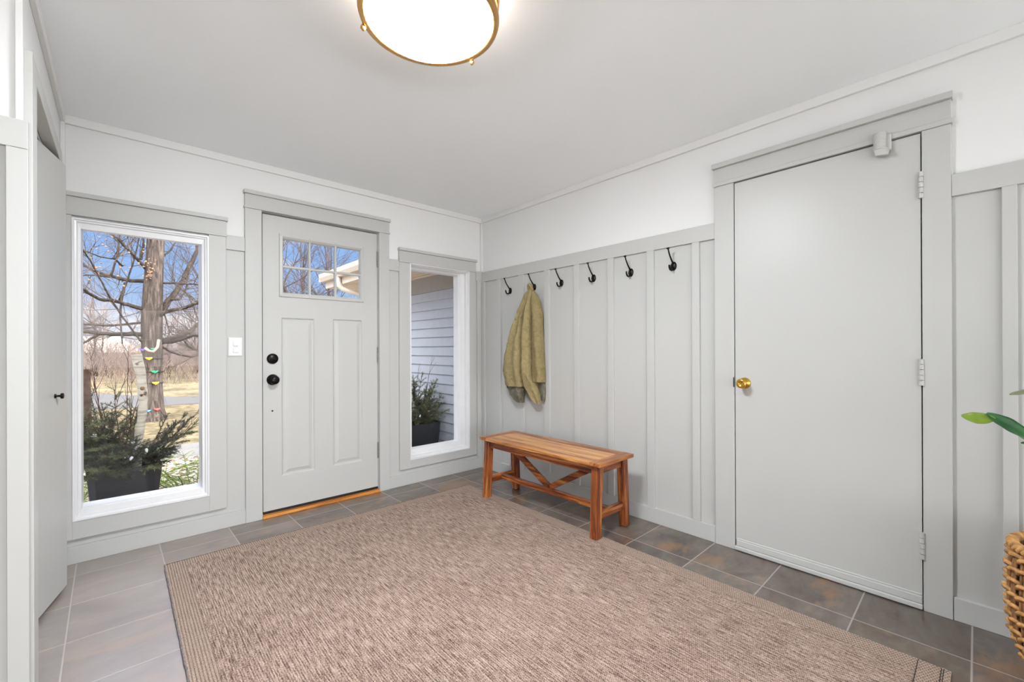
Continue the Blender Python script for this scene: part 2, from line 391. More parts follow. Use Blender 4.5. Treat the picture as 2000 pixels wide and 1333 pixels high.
# ================================================================== ROOM SHELL
H = 2.42; P = .018      # P: how far the wainscot boards stand off the wall; their faces lie on x=0 and y=0
XL = -2.841             # left wall surface
m = MB(); m.add([(-6.7, -8.7, 0), (.14, -8.7, 0), (.14, .15, 0), (-6.7, .15, 0), (-6.7, -8.7, -.08), (.14, -8.7, -.08), (.14, .15, -.08), (-6.7, .15, -.08)],
               [(0, 1, 2, 3), (7, 6, 5, 4), (0, 4, 5, 1), (1, 5, 6, 2), (2, 6, 7, 3), (3, 7, 4, 0)])
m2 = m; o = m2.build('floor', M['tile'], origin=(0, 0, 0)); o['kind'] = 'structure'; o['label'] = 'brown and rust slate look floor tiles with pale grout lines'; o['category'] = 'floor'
M['bounce_carpet'] = plain('cream hall bounce carpet', (236, 233, 228), .95, var=.03, nscale=90)
o = struct('floor_hall_bounce', MB().box(-6.5, -.02, -8.55, -3.9, .0005, .012), M['bounce_carpet'], 'cream hall bounce carpet added behind the camera to brighten the ceiling', 'floor')  # pale floor covering added out of view to bounce light upward
struct('ceiling', MB().box(-6.7, .15, -8.7, .17, H, H + .12), M['ceil'], 'plain off white ceiling above the entry', 'ceiling')
W1 = (-2.80, -2.19, .23, 1.872); W2 = (-.775, -.148, .207, 1.888); D1 = (-1.892, -1.05, -.08, 2.10); D2 = (-3.1225, -2.338, 0, 2.10)
struct('wall_back', MB().slab('y', P, .15, -3.6, .15, -.2, H, [W1, W2, D1]), M['wall'], 'white wall around the front door and both windows', 'wall')
struct('wall_right', MB().slab('x', P, .14, -8.7, .016, 0, H, [D2]), M['wall'], 'white wall with coat hooks and flat side door', 'wall')
struct('wall_left', MB().slab('x', XL - .11, XL, -1.10, P - .001, 0, H, [(-1.101, -.30, -.01, 2.075)]), M['wall'], 'white wall around the closet opening at far left', 'wall')
struct('wall_front', MB().slab('y', -1.21, -1.32 + .22, -6.7, XL, 0, H, []), M['wall'], 'white wall stub at the left edge facing the camera', 'wall')
struct('wall_closet', MB().box(-3.65, -3.6, -1.1, .015, 0, H), M['wall'], 'inner wall of the closet behind the folding doors', 'wall')
struct('wall_rear', MB().slab('y', -8.7, -8.6, -6.7, .015, 0, H, [(-6.3, -.3, .0, 2.0)]), M['wall'], 'wall behind the camera with a wide opening added to let light in', 'wall')  # wide opening added to bring daylight into the room
struct('wall_hall', MB().box(-6.7, -6.6, -8.6, -1.21, 0, H), M['wall'], 'far wall of the hall behind the camera', 'wall')
tn = [0]
def board(x0, x1, y0, y1, z0, z1, label=None, bev=.0015, name=None, m='trim'):
    tn[0] += 1
    return struct(name or 'trim_%d' % tn[0], MB().box(x0, x1, y0, y1, z0, z1, bev), M[m], label, 'trim' if label else None)
G = P + .0005
# back wall wainscot panel sheet in trim colour (panels between the boards)
def sheet(x0, x1, y0, y1, z0, z1): return board(x0, x1, y0, y1, z0, z1, bev=0)
sheet(-2.84, D1[0], P - .003, P + .001, 0, .2)
sheet(W1[1], D1[0], P - .003, P + .001, .2, 1.9)
sheet(D1[1], W2[0], P - .003, P + .001, 0, 1.9); sheet(W2[0], 0.012, P - .003, P + .001, 0, W2[2]); sheet(W2[1], .012, P - .003, P + .001, W2[2], 1.9)
sheet(P - .003, P + .001, D2[1], .012, 0, 1.89); sheet(P - .003, P + .001, -8.5, D2[0], 0, 1.88)
# rails on the back wall
board(-2.097, -1.991, 0, G, 1.807, 1.90, 'grey rail between left window and front door'); board(-.963, -.87, 0, G, 1.806, 1.90, 'grey rail between front door and right window')
board(-.066, 0.01, 0, G, 1.808, 1.902, 'short grey rail in the back corner')
# baseboards
board(-2.84, -1.991, -.001, G, 0, .093, 'grey baseboard under the left window', name='baseboard_back'); board(-.963, .0, -.001, G, 0, .096, 'grey baseboard under the right window', name='baseboard_back_right')
board(-.001, G, -2.23, 0.0, 0, .098, 'grey baseboard behind the bench', name='baseboard_right'); board(-.001, G, -8.5, -3.215, 0, .097, 'grey baseboard right of the side door', name='baseboard_right_near')
board(-6.5, XL - .02, -1.226, -1.209, 0, .097, 'grey baseboard of the wall stub', name='baseboard_left')
# window 1 casing
board(-2.839, -2.80, -.004, G, .132, 1.885, 'casing left of the tall left window'); board(-2.19, -2.097, -.004, G, .132, 1.885, 'casing right of the tall left window'); board(-2.80, -2.19, -.004, G, .132, .23, 'apron casing under the tall left window')
board(-2.839, -2.092, -.012, G, 1.885, 1.897); board(-2.839, -2.097, -.006, G, 1.897, 1.985, 'head casing above the tall left window'); board(-2.839, -2.088, -.022, G, 1.985, 2.008)
# door 1 casing
board(-1.991, -1.892, -.005, G, 0, 2.10, 'casing left of the front door'); board(-1.05, -.963, -.005, G, 0, 2.10, 'casing right of the front door')
board(-1.996, -.958, -.013, G, 2.10, 2.113); board(-1.991, -.963, -.007, G, 2.113, 2.195, 'head casing above the front door'); board(-1.998, -.956, -.024, G, 2.195, 2.219)
# window 2 casing
board(-.873, -.768, -.004, G, .137, 1.885, 'casing left of the right window'); board(-.148, -.072, -.004, G, .137, 1.885, 'casing right of the right window'); board(-.768, -.148, -.004, G, .137, .207, 'apron casing under the right window')
board(-.876, -.064, -.012, G, 1.885, 1.897); board(-.873, -.068, -.006, G, 1.897, 1.982, 'head casing above the right window'); board(-.878, -.062, -.022, G, 1.982, 2.006)
board(-.05, 0, 0, G, .096, 1.808); board(0, G, -.046, 0, .098, 1.80)
# corner beads above the rails
board(-.004, G, -.004, P, 1.902, H - .045, m='wall'); board(XL, XL + .018, -.018, P, 1.9, H - .047, m='wall')
# right wall rail, battens
board(0, G, -2.23, -.0, 1.800, 1.894, 'grey wainscot rail above the coat hooks'); board(0, G, -8.5, -3.213, 1.792, 1.885, 'grey wainscot rail right of the side door')
BT = ['first', 'second', 'third', 'fourth', 'fifth', 'sixth', 'seventh']
for k, (a, b) in enumerate([(-.281, -.227), (-.592, -.527), (-.895, -.837), (-1.205, -1.154), (-1.518, -1.467), (-1.834, -1.781), (-2.136, -2.090)]):
    board(0, G, a, b, .098, 1.80, BT[k] + ' grey wall batten from the back corner')
for a, b in [(-3.395, -3.354), (-3.72, -3.68), (-4.04, -4.0)]: board(0, G, a, b, .097, 1.792)
# door 2 casing
board(-.005, G, -2.338, -2.230, 0, 2.10, 'casing left of the flat side door'); board(-.005, G, -3.213, -3.1225, 0, 2.10, 'casing right of the flat side door')
board(-.013, G, -3.218, -2.225, 2.10, 2.122); board(-.006, G, -3.214, -2.229, 2.122, 2.203, 'head casing above the flat side door'); board(-.026, G, -3.22, -2.222, 2.203, 2.23)
# crown
board(XL, 0.01, 0, G, H - .046, H, 'white crown strip above the front door', m='wall'); board(0, G, -8.5, 0, H - .046, H, 'white crown strip above the coat hooks', m='wall'); board(XL, XL + .018, -1.209, 0, H - .046, H, 'white crown strip over the closet', m='wall')
board(-6.5, XL - .014, -1.226, -1.21, H - .046, H, m='wall')
# wall stub wainscot
sheet(-6.5, XL, -1.2125, -1.2085, 0, 1.9)
board(-6.5, XL + .012, -1.228, -1.209, 1.808, 1.90, 'grey rail on the wall stub at left edge'); board(XL - .036, XL + .012, -1.226, -1.209, .0, 1.808, 'grey stile on the wall stub at left edge'); board(-3.3, -3.25, -1.226, -1.209, .097, 1.808)
board(XL - .016, XL + .001, -1.222, -1.209, 1.9, H - .046, m='wall')
# closet casing
board(XL - .02, XL + .021, -1.209, -1.105, 0, 2.075, 'near casing of the closet opening'); board(XL - .02, XL + .021, -.30, -.21, 0, 2.075)
board(XL - .02, XL + .021, -1.209, -.21, 2.0725, 2.14, 'head casing over the closet opening')
board(XL - .108, XL - .021, -1.099, -.301, 2.058, 2.0715); board(XL - .02, XL + .012, -.21, -.02, 0, .095)
# jambs and stops
struct('trim_front_jamb', MB().box(D1[0], D1[1], .085, .15, 2.092, 2.10).box(D1[0], D1[0] + .022, .078, .15, 0, 2.10).box(D1[1] - .022, D1[1], .078, .15, 0, 2.10).box(D1[0], D1[1], .078, .15, 2.075, 2.10), M['trim'])
struct('trim_side_jamb', MB().box(.046, .13, D2[0], D2[0] + .03, 0, 2.10).box(.046, .13, D2[1] - .03, D2[1], 0, 2.10).box(.046, .13, D2[0], D2[1], 2.07, 2.10), M['trim'])

# ------------------------------------------------------------------ windows
def window(name, lp, pane, label):
    x0, x1, z0, z1 = lp[0][:4]
    o = thing(name, label, 'window', ((x0 + x1) / 2, 0, z0), kind='structure')
    MB().loops(lp).build('window_frame', M['vinyl'], o)
    a = pane; MB().box(a[0], a[1], a[4], a[4] + .004, a[2], a[3]).build('pane', M['glass'], o)
    return o
def ins(r, dx, dz, y): return (r[0] + dx, r[1] - dx, r[2] + dz, r[3] - dz, y)
r = W1
w1 = window('window_1', [ins(r, 0, 0, .03), ins(r, 0, 0, -.008), ins(r, .008, .008, -.008), ins(r, .010, .010, .002), ins(r, .018, .018, .004), ins(r, .022, .022, .014), ins(r, .034, .052, .016), ins(r, .037, .056, .04), (-2.763, -2.227, .286, 1.846, .042), (-2.763, -2.227, .286, 1.846, .15)],
       (-2.766, -2.222, .282, 1.85, .05), 'tall left window looking out on the big bare tree')
r = W2
window('window_2', [ins(r, 0, 0, .03), ins(r, 0, 0, -.007), ins(r, .010, .010, -.007), ins(r, .013, .013, .012), ins(r, .019, .019, .02), ins(r, .022, .022, .05), (-.735, -.212, .258, 1.868, .056), (-.727, -.224, .277, 1.85, .078), (-.727, -.224, .277, 1.85, .15)],
       (-.73, -.22, .272, 1.855, .085), 'narrow right window looking out on grey siding')

# ------------------------------------------------------------------ front door
d = thing('door_1', 'grey panelled front door with a six pane window', 'door', (-1.47, .05, 0), kind='structure')
LX0, LX1, LZ0, LZ1, FY = -1.881, -1.0545, .037, 2.089, .03
PL = (-1.764, -1.541, .262, 1.378); PR = (-1.408, -1.180, .266, 1.383); GL = (-1.760, -1.184, 1.545, 1.947)
MB().slab('y', FY, FY + .044, LX0, LX1, LZ0, LZ1, [PL, PR, GL]).build('door_leaf', M['door'], d)
for r in (PL, PR):
    MB().loops([ins(r, 0, 0, FY), ins(r, .008, .008, FY + .009), ins(r, .018, .018, FY + .010), ins(r, .042, .042, FY + .002)], capend=True).build('door_panel', M['door'], d)
# lite frame
r = (-1.779, -1.165, 1.524, 1.971)
lf = MB().loops([ins(r, 0, 0, FY + .001), ins(r, .003, .003, FY - .010), ins(r, .020, .020, FY - .012), ins(r, .027, .032, FY - .002), ins(r, .030, .036, FY + .03)])
for x in (-1.5745, -1.387): lf.box(x - .007, x + .007, FY - .006, FY + .026, 1.55, 1.94, .003)
lf.box(-1.76, -1.185, FY - .005, FY + .025, 1.733, 1.748, .003)
lite = lf.build('lite_frame', M['door'], d)
MB().box(-1.76, -1.185, FY + .01, FY + .014, 1.548, 1.945).build('pane', M['glass'], d)
for x in (-1.769, -1.5745, -1.387, -1.175):
    for z in (1.536, 1.959): MB().lathe([(.0045, 0), (.004, -.002)], (x, FY - .0115, z), 'y', 10).build('screw', M['slot'], lite)
for x in (-1.769, -1.175): MB().lathe([(.0045, 0), (.004, -.002)], (x, FY - .0115, 1.74), 'y', 10).build('screw', M['slot'], lite)
kb = MB().lathe([(.038, 0), (.038, -.006), (.034, -.011), (.016, -.014), (.013, -.03), (.02, -.036), (.029, -.046), (.031, -.056), (.026, -.066), (.012, -.071), (.0, -.072)], (-1.821, FY, .944), 'y', 28).build('door_knob', M['black'], d); kb['label'] = 'round black door knob'
db = MB().lathe([(.036, 0), (.036, -.008), (.032, -.014), (.0, -.015)], (-1.822, FY, 1.09), 'y', 28).box(-1.840, -1.804, FY - .03, FY - .013, 1.083, 1.094, .004).build('deadbolt', M['black'], d); db['label'] = 'black thumb turn deadbolt'
MB().lathe([(.006, .001), (.006, -.001), (0, -.001)], (-1.823, FY, .727), 'y', 12).build('bolt_hole', M['gap'], d)
for z in (1.887, 1.107, .334):
    hg = MB()
    for k in range(5): hg.lathe([(.0075, 0), (.0075, .024)], (-1.0525, FY - .008, z - .065 + k * .026), 'z', 10, False)
    hg.box(-1.0545, -1.050, FY - .004, FY + .02, z - .063, z + .063); hg.build('hinge', M['nickel'], d)
MB().box(LX0, LX1, FY - .004, FY + .04, .020, LZ0).build('door_sweep', M['rubber'], d)
o = struct('trim_threshold', MB().box(D1[0], D1[1], -.012, .15, 0, .020, .003), M['oak'], 'honey oak threshold under the front door', 'threshold')
struct('trim_strike', MB().box(D1[0] - .001, D1[0] + .002, .004, .03, .90, .99), M['black'])

# ------------------------------------------------------------------ side door
d = thing('door_2', 'flat light grey side door with a brass knob', 'door', (.02, -2.73, 0), kind='structure')
MB().box(0, .042, -3.1185, -2.342, .058, 2.094, .001).build('door_leaf', M['door'], d)
MB().box(-.006, .042, -3.119, -2.345, .026, .060, .003).box(-.014, .03, -3.12, -2.338, .004, .026, .003).box(-.003, .04, -3.119, -2.344, .058, .070, .003).build('door_sweep', M['door'], d)
kb = MB().lathe([(.031, 0), (.031, -.004), (.026, -.010), (.012, -.014), (.011, -.030), (.018, -.036), (.025, -.046), (.027, -.056), (.024, -.063), (.014, -.066), (.012, -.063), (0, -.063)], (0, -2.394, .955), 'x', 28).build('door_knob', M['brass'], d); kb['label'] = 'polished brass door knob'
for z in (1.864, 1.043, .283):
    hg = MB()
    for k in range(5): hg.lathe([(.0085, .001), (.0085, .0225)], (-.007, -3.1195, z - .058 + k * .0235), 'z', 14, False)
    hg.box(-.002, .001, -3.118, -3.106, z - .057, z + .057); hg.build('hinge', M['door'], d)
MB().box(.044, .048, -3.12, -2.34, .01, 2.095).build('dark_gap_sheet', M['gap'], d)  # dark sheet standing in for the shade in the gaps around the leaf
struct('trim_latch', MB().box(-.0062, .0, -2.3375, -2.333, .93, .985), M['gap'])
# ribbed catch over the top of the side door
c = thing('door_catch', 'small ribbed white painted catch across the top edge of the side door', 'door catch', (-.012, -2.995, 2.03))
q = MB()
for k in range(9): q.lathe([(.0, 0), (.021, .001), (.023, .004), (.023, .0095), (.021, .0115), (0, .0125)], (-.030, -2.985, 2.055 + k * .0085), 'z', 18)
q.build('spring_barrel', M['door'], c)
MB().hexa([(-.048, -3.018, 2.022), (-.012, -3.012, 2.028), (-.004, -2.972, 2.035), (-.044, -2.97, 2.03), (-.05, -3.014, 2.056), (-.004, -3.018, 2.056), (-.004, -2.966, 2.056), (-.05, -2.966, 2.056)], .002).build('strike_plate', M['door'], c)
MB().box(-.024, -.007, -3.024, -2.97, 2.05, 2.122, .002).build('mounting_bracket', M['door'], c)
MB().lathe([(.006, 0), (.006, .006), (0, .008)], (-.03, -2.985, 2.131), 'z', 12).build('pin', M['door'], c)

# ------------------------------------------------------------------ closet folding doors
def leaf(name, a, b, label, knob_t, kz):
    a = Vector((a[0], a[1], 0)); b = Vector((b[0], b[1], 0)); dr = (b - a).normalized(); nr = Vector((dr.y, -dr.x, 0))
    if nr.x < 0: nr = -nr
    o = thing(name, label, 'door', (a + b) / 2, kind='structure')
    t = .032; q = MB(); vs = [a, b, b - nr * t, a - nr * t]
    z0, z1 = .018, 2.052
    q.hexa([v + Vector((0, 0, z0)) for v in vs] + [v + Vector((0, 0, z1)) for v in vs], .0025); q.build('door_leaf', M['door'], o)
    p = a.lerp(b, knob_t) + Vector((0, 0, kz)); kn = MB()
    kn.tube([p - nr * .002, p + nr * .004, p + nr * .005, p + nr * .018, p + nr * .021, p + nr * .028, p + nr * .030], [.010, .010, .005, .005, .013, .013, .008], 14)
    kn.build('door_knob', M['black'], o)['label'] = 'small black closet knob'
    return o
leaf('door_3', (-2.892, -.735), (-2.800, -.317), 'narrow closet door leaf standing ajar beside the left window', .68, .945)
leaf('door_4', (-2.886, -1.095), (-2.886, -.742), 'near closet door leaf mostly hidden by the left jamb', .75, .945)

# ------------------------------------------------------------------ light switch
s = thing('light_switch', 'white double light switch plate between left window and front door', 'light switch', (-2.045, -.001, 1.1735))
x0, z0 = -2.0855, 1.1125
MB().box(x0, x0 + .079, -.004 + .012, P, z0, z0 + .122, .0).loops([(x0, x0 + .079, z0, z0 + .122, P - .004), (x0 + .001, x0 + .078, z0 + .001, z0 + .121, P - .010), (x0 + .006, x0 + .073, z0 + .006, z0 + .116, P - .012)], capend=True).build('cover_plate', M['plastic'], s)
for z in (1.152, 1.196): MB().hexa([(-2.059, P - .012, z - .018), (-2.031, P - .012, z - .018), (-2.031, P - .012, z + .018), (-2.059, P - .012, z + .018), (-2.058, P - .018, z - .016), (-2.032, P - .018, z - .016), (-2.032, P - .0135, z + .016), (-2.058, P - .0135, z + .016)], .001).build('switch_rocker', M['plastic'], s)
for z in (1.1735,): MB().box(-2.056, -2.034, P - .0128, P - .0115, z - .002, z + .002).build('switch_gap', M['slot'], s)

# ------------------------------------------------------------------ coat hooks
hk = thing('coat_hook', 'x', 'coat hook', (P, -.404, 1.676), group='black coat hooks in a row on the grey panelled wall')
def lat(prof, sx): return MB().lathe(prof, (0, 0, 0), 'x', 22, sx=sx)
lat([(.029, 0), (.029, -.003), (.025, -.008), (.013, -.011), (0, -.012)], .74).build('back_plate', M['black'], hk, local=True)
MB().tube([(-.008, 0, .016), (-.016, 0, .022), (-.032, 0, .038), (-.05, 0, .06), (-.063, 0, .08), (-.073, 0, .102)], [.0075, .0058, .005, .0047, .0045, .0045], 10).lathe([(0, 0), (.0055, .001), (.0075, .004), (.0075, .008), (.005, .011), (0, .0115)], (-.0745, 0, .098), 'z', 14, sx=.8).tube([(-.0745, -.009, .104), (-.0745, 0, .1035), (-.0745, .009, .104)], [.0045, .004, .0045], 8).build('upper_prong', M['black'], hk, local=True)
MB().tube([(-.006, 0, -.012), (-.016, 0, -.023), (-.032, 0, -.03), (-.048, 0, -.026), (-.057, 0, -.012), (-.059, 0, .002)], [.008, .0065, .006, .006, .006, .0058], 10).build('lower_prong', M['black'], hk, local=True)
ON = ['first', 'second', 'third', 'fourth', 'fifth', 'sixth']
HL = ['black coat hook nearest the back corner, left of the hanging jacket', 'black coat hook the olive jacket hangs from', 'bare black coat hook just right of the olive jacket', 'fourth black coat hook from the back corner, above the bench', 'fifth black coat hook from the corner, second from the side door', 'black coat hook nearest the flat side door']
for k in range(6):
    o = hk if k == 0 else dup(hk, (0, 0, 0)); o.location = (P, [-.404, -.712, -1.018, -1.335, -1.653, -1.965][k], 1.677 - .0 * k); o['label'] = HL[k]

# ------------------------------------------------------------------ ceiling light
LC = Vector((-1.799, -2.006, 0)); LRr = .237
cl = thing('ceiling_light', 'round flush ceiling light of white opal glass with gold rings', 'ceiling light', (LC.x, LC.y, H))
z0 = 2.30
def lt(p, n=64): return MB().lathe([(r, z) for r, z in p], (LC.x, LC.y, 0), 'z', n, cap=False)
lt([(LRr - .022, z0 + .004), (LRr - .010, z0 - .002), (LRr + .002, z0 + .002), (LRr + .006, z0 + .014), (LRr + .002, z0 + .028), (LRr - .016, z0 + .030), (LRr - .022, z0 + .004)]).build('lower_ring', M['gold'], cl)
lt([(LRr - .012, 2.372), (LRr + .004, 2.374), (LRr + .008, 2.384), (LRr + .004, 2.394), (LRr - .012, 2.396), (LRr - .012, 2.372)]).build('upper_ring', M['gold'], cl)
lt([(LRr - .02, 2.394), (LRr - .02, H - .0005)]).build('canopy', M['gold'], cl)
lt([(LRr - .012, 2.322), (LRr - .012, 2.374)]).build('glass_side', M['opal_side'], cl)
MB().lathe([(LRr - .02, 2.372), (LRr - .02, z0 + .008), (LRr - .035, z0 - .010), (LRr - .07, z0 - .026), (LRr - .12, z0 - .040), (.06, z0 - .047), (.0005, z0 - .049)], (LC.x, LC.y, 0), 'z', 48, cap=False).build('glass_shade', M['opal'], cl)
for a in (134, 16, 255):
    c_ = LC + Vector((math.cos(R(a)), math.sin(R(a)), 0)) * (LRr + .004)
    MB().lathe([(.003, z0 + .026), (.004, z0 + .004), (.009, z0 + .003), (.010, z0 - .006), (.006, z0 - .011), (.004, z0 - .014), (0, z0 - .015)], c_, 'z', 14).build('finial', M['gold'], cl)
for a in (74, 196, 316):
    c_ = LC + Vector((math.cos(R(a)), math.sin(R(a)), 0)) * (LRr + .0)
    MB().tube([c_ + Vector((0, 0, z0 + .02)), c_ + Vector((0, 0, 2.38))], .004, 8).build('rod', M['gold'], cl)

# ------------------------------------------------------------------ rug
RX0, RX1, RY0, RY1, RB = -2.434, -.441, -3.226, -.362, .085
rg = thing('rug', 'large beige and brown flat woven rug on the tile floor', 'rug', ((RX0 + RX1) / 2, (RY0 + RY1) / 2, 0))
MB().box(RX0 + RB, RX1 - RB, RY0 + RB, RY1 - RB, .001, .0095).build('field', M['rug'], rg)
b = MB(); b.box(RX0, RX0 + RB, RY0, RY1, .001, .0105, .002).box(RX1 - RB, RX1, RY0, RY1, .001, .0105, .002).box(RX0 + RB, RX1 - RB, RY0, RY0 + RB, .001, .0105, .002).box(RX0 + RB, RX1 - RB, RY1 - RB, RY1, .001, .0105, .002)
b.build('border', M['rugb'], rg)['label'] = 'chunkier knitted border'
for y in (RY0 + .018, RY0 + .024, RY0 + RB, RY1 - .012): MB().tube([(RX0 + .004, y, .0107), (RX1 - .004, y, .0107)], .0012, 6).build('stitch_line', M['rugline'], rg)
rng = random.Random(3)
for x in (RX0, RX1):
    pts = []; n = 160
    for k in range(n + 1): pts.append((x + rng.uniform(-.0012, .0012), RY0 + (RY1 - RY0) * k / n, .006 + rng.uniform(-.0007, .0007)))
    MB().tube(pts, [.0045 + (.0008 if k % 2 else -.0005) for k in range(n + 1)], 6).build('edge_binding', M['rugedge'], rg)

# ------------------------------------------------------------------ bench
bn = thing('bench', 'small wooden farmhouse bench with V braces below the coat hooks', 'bench', (-.343, -1.213, 0), R(1.0))
HL_, HW, ZT = .5625, .186, .47
bw = .075
q = MB(); n = 4; pw = (2 * HW) / n
for k in range(n): q.box(-HW + k * pw + .0004, -HW + (k + 1) * pw - .0004, -HL_ + bw, HL_ - bw, ZT - .022, ZT, .0012)
q.build('seat_planks', M['top_y'], bn, local=True)
q = MB().box(-HW, HW, -HL_, -HL_ + bw - .0006, ZT - .022, ZT + .0005, .002); q.build('breadboard_end', M['top_x'], bn, local=True)
q = MB().box(-HW, HW, HL_ - bw + .0006, HL_, ZT - .022, ZT + .0005, .002); q.build('breadboard_end', M['top_x'], bn, local=True)
LY = .508; ft = .134; fb = .158; lw = .0265
def legx(z): return fb + (ft - fb) * z / (ZT - .022)
for sx in (-1, 1):
    for sy in (-1, 1):
        zt = ZT - .0222; xb, xt = sx * fb, sx * ft; yc = sy * LY; w2 = lw * .98
        MB().hexa([(xb - w2, yc - w2, 0.003), (xb + w2, yc - w2, 0.003), (xb + w2, yc + w2, 0.003), (xb - w2, yc + w2, 0.003), (xt - lw, yc - lw, zt), (xt + lw, yc - lw, zt), (xt + lw, yc + lw, zt), (xt - lw, yc + lw, zt)], .005, 2).build('leg', M['wood_z'], bn, local=True)
        MB().lathe([(.012, 0), (.012, .004)], (xb, yc, 0), 'z', 12).build('glide', M['gap'], bn, local=True)
for sx in (-1, 1): MB().box(sx * (ft + .004) - .010, sx * (ft + .004) + .010, -LY + lw, LY - lw, ZT - .078, ZT - .0224, .0015).build('apron', M['wood_y'], bn, local=True)
for sy in (-1, 1):
    MB().box(-ft + lw, ft - lw, sy * LY - .010, sy * LY + .010, ZT - .078, ZT - .0224, .0015).build('apron', M['wood_x'], bn, local=True)
    MB().box(-legx(.14) + lw - .004, legx(.14) - lw + .004, sy * LY - .011, sy * LY + .011, .115, .165, .002).build('end_stretcher', M['wood_x'], bn, local=True)
    a0 = Vector((0, sy * .012, .172)); a1 = Vector((0, sy * (LY - .05), ZT - .045)); dr = (a1 - a0).normalized(); nn = Vector((0, -dr.z, dr.y)); hh = .021; xw = .013
    vs = []
    for p0 in (a0 - dr * .02, a1):
        vs += [p0 + Vector((-xw, 0, 0)) - nn * hh, p0 + Vector((xw, 0, 0)) - nn * hh, p0 + Vector((xw, 0, 0)) + nn * hh, p0 + Vector((-xw, 0, 0)) + nn * hh]
    MB().hexa(vs, .002).build('brace', M['wood_y'], bn, local=True)
MB().box(-.018, .018, -LY + .012, LY - .012, .122, .158, .002).build('long_stretcher', M['wood_y'], bn, local=True)

# ------------------------------------------------------------------ jacket on the second hook
def interp(rows, z):
    for a, b in zip(rows, rows[1:]):
        if a[0] >= z >= b[0]:
            t = (a[0] - z) / (a[0] - b[0]); t2 = t * t * (3 - 2 * t); t = .5 * t + .5 * t2
            return [x + (y - x) * t for x, y in zip(a, b)]
    return list(rows[-1])
def lobe(rows, seed, n=40, step=.012, amp=.008, folds=3, slant=(0, 0)):
    # rows: (z, y_left, y_right, x_back, x_front); a hanging closed fold of cloth, open at the bottom
    q = MB(); zt, zb = rows[0][0], rows[-1][0]; m = max(3, int((zt - zb) / step)); vs = []
    for i in range(m + 1):
        z = zt + (zb - zt) * i / m; _, yl, yr, xb, xf = interp(rows, z)
        for k in range(n):
            t = 2 * PI * k / n; cy, cx = math.cos(t), math.sin(t)
            sy = math.copysign(abs(cy) ** .9, cy); sx = math.copysign(abs(cx) ** .55, cx)
            y = (yl + yr) / 2 + sy * (yl - yr) / 2; x = (xb + xf) / 2 + sx * (xf - xb) / 2
            g = min(1, i / (m * .25))
            if sx > 0:
                f = math.sin(folds * PI * (cy * .5 + .5) + seed + 1.5 * math.sin(z * 3 + seed)) * amp * g
                f += noise.noise(Vector((y * 9 + seed * 3, z * 7, seed))) * amp * 1.6 * g + noise.noise(Vector((y * 26, z * 34 + y * 20, seed + 5))) * amp * .7 * g
                x -= f
            zz = z + (slant[0] * (cy * .5 + .5) + slant[1] * (sx > 0)) * (i / m) ** 3
            vs.append((x, y + .04 * max(0, min(1, (1.66 - z) / .3)), zz))
    fs = [(i * n + k, i * n + (k + 1) % n, (i + 1) * n + (k + 1) % n, (i + 1) * n + k) for i in range(m) for k in range(n)]
    fs.append(tuple(range(n)))
    return q.add(vs, fs, True)
jk = thing('jacket', 'olive green quilted jacket hanging from the second coat hook', 'jacket', (-.02, -.72, .68))
lobe([(1.665, -.722, -.742, -.03, -.06), (1.60, -.668, -.735, -.012, -.085), (1.42, -.612, -.708, -.006, -.115), (1.293, -.560, -.706, 0, -.135), (1.07, -.500, -.704, .004, -.15), (.95, -.482, -.703, .004, -.15), (.80, -.488, -.698, .004, -.13)], 1.2, 48, .010, .010, 4, (-.0, .03)).build('front_panel', M['jacket'], jk)
lobe([(1.655, -.733, -.745, -.03, -.062), (1.60, -.733, -.765, -.015, -.090), (1.40, -.724, -.785, -.01, -.118), (1.1, -.720, -.792, -.005, -.13), (.93, -.720, -.796, -.004, -.122), (.84, -.722, -.84, -.01, -.105), (.76, -.775, -.868, -.02, -.092), (.70, -.835, -.884, -.03, -.080)], 3.1, 40, .010, .007, 2).build('placket_panel', M['jacket'], jk)
lobe([(1.645, -.742, -.758, -.026, -.055), (1.59, -.752, -.806, -.012, -.07), (1.534, -.76, -.842, -.004, -.082), (1.407, -.796, -.884, .0, -.092), (1.158, -.803, -.898, .004, -.098), (.878, -.808, -.912, .004, -.09)], 5.3, 40, .010, .007, 2).build('sleeve', M['jacket2'], jk)
lobe([(1.25, -.52, -.60, .006, -.03), (1.07, -.468, -.60, .008, -.05), (.95, -.448, -.58, .008, -.05), (.866, -.440, -.56, .008, -.045)], 7.7, 30, .012, .004, 2).build('sleeve', M['jacket2'], jk)
lobe([(.93, -.50, -.69, .006, -.06), (.83, -.502, -.680, .002, -.10), (.76, -.53, -.672, -.004, -.10), (.715, -.575, -.668, -.01, -.085), (.688, -.615, -.665, -.012, -.07)], 9.1, 34, .008, .008, 2).build('back_hem', M['lining'], jk)['label'] = 'grey inner side of the back hem'
lobe([(.90, -.79, -.893, .008, -.03), (.80, -.80, -.90, .008, -.03), (.72, -.84, -.893, .004, -.025)], 2.1, 24, .012, .003, 2).build('back_hem', M['lining'], jk)
cq = MB(); pts = []
for k in range(13):
    a = PI * (k / 12) ; pts.append((-.048 - .014 * math.sin(a), -.731 + .019 * math.cos(a), 1.640 + .046 * math.sin(a)))
cq.tube(pts, [.012 + .005 * math.sin(PI * k / 12) for k in range(13)], 10)
cq.build('collar', M['jacket2'], jk)

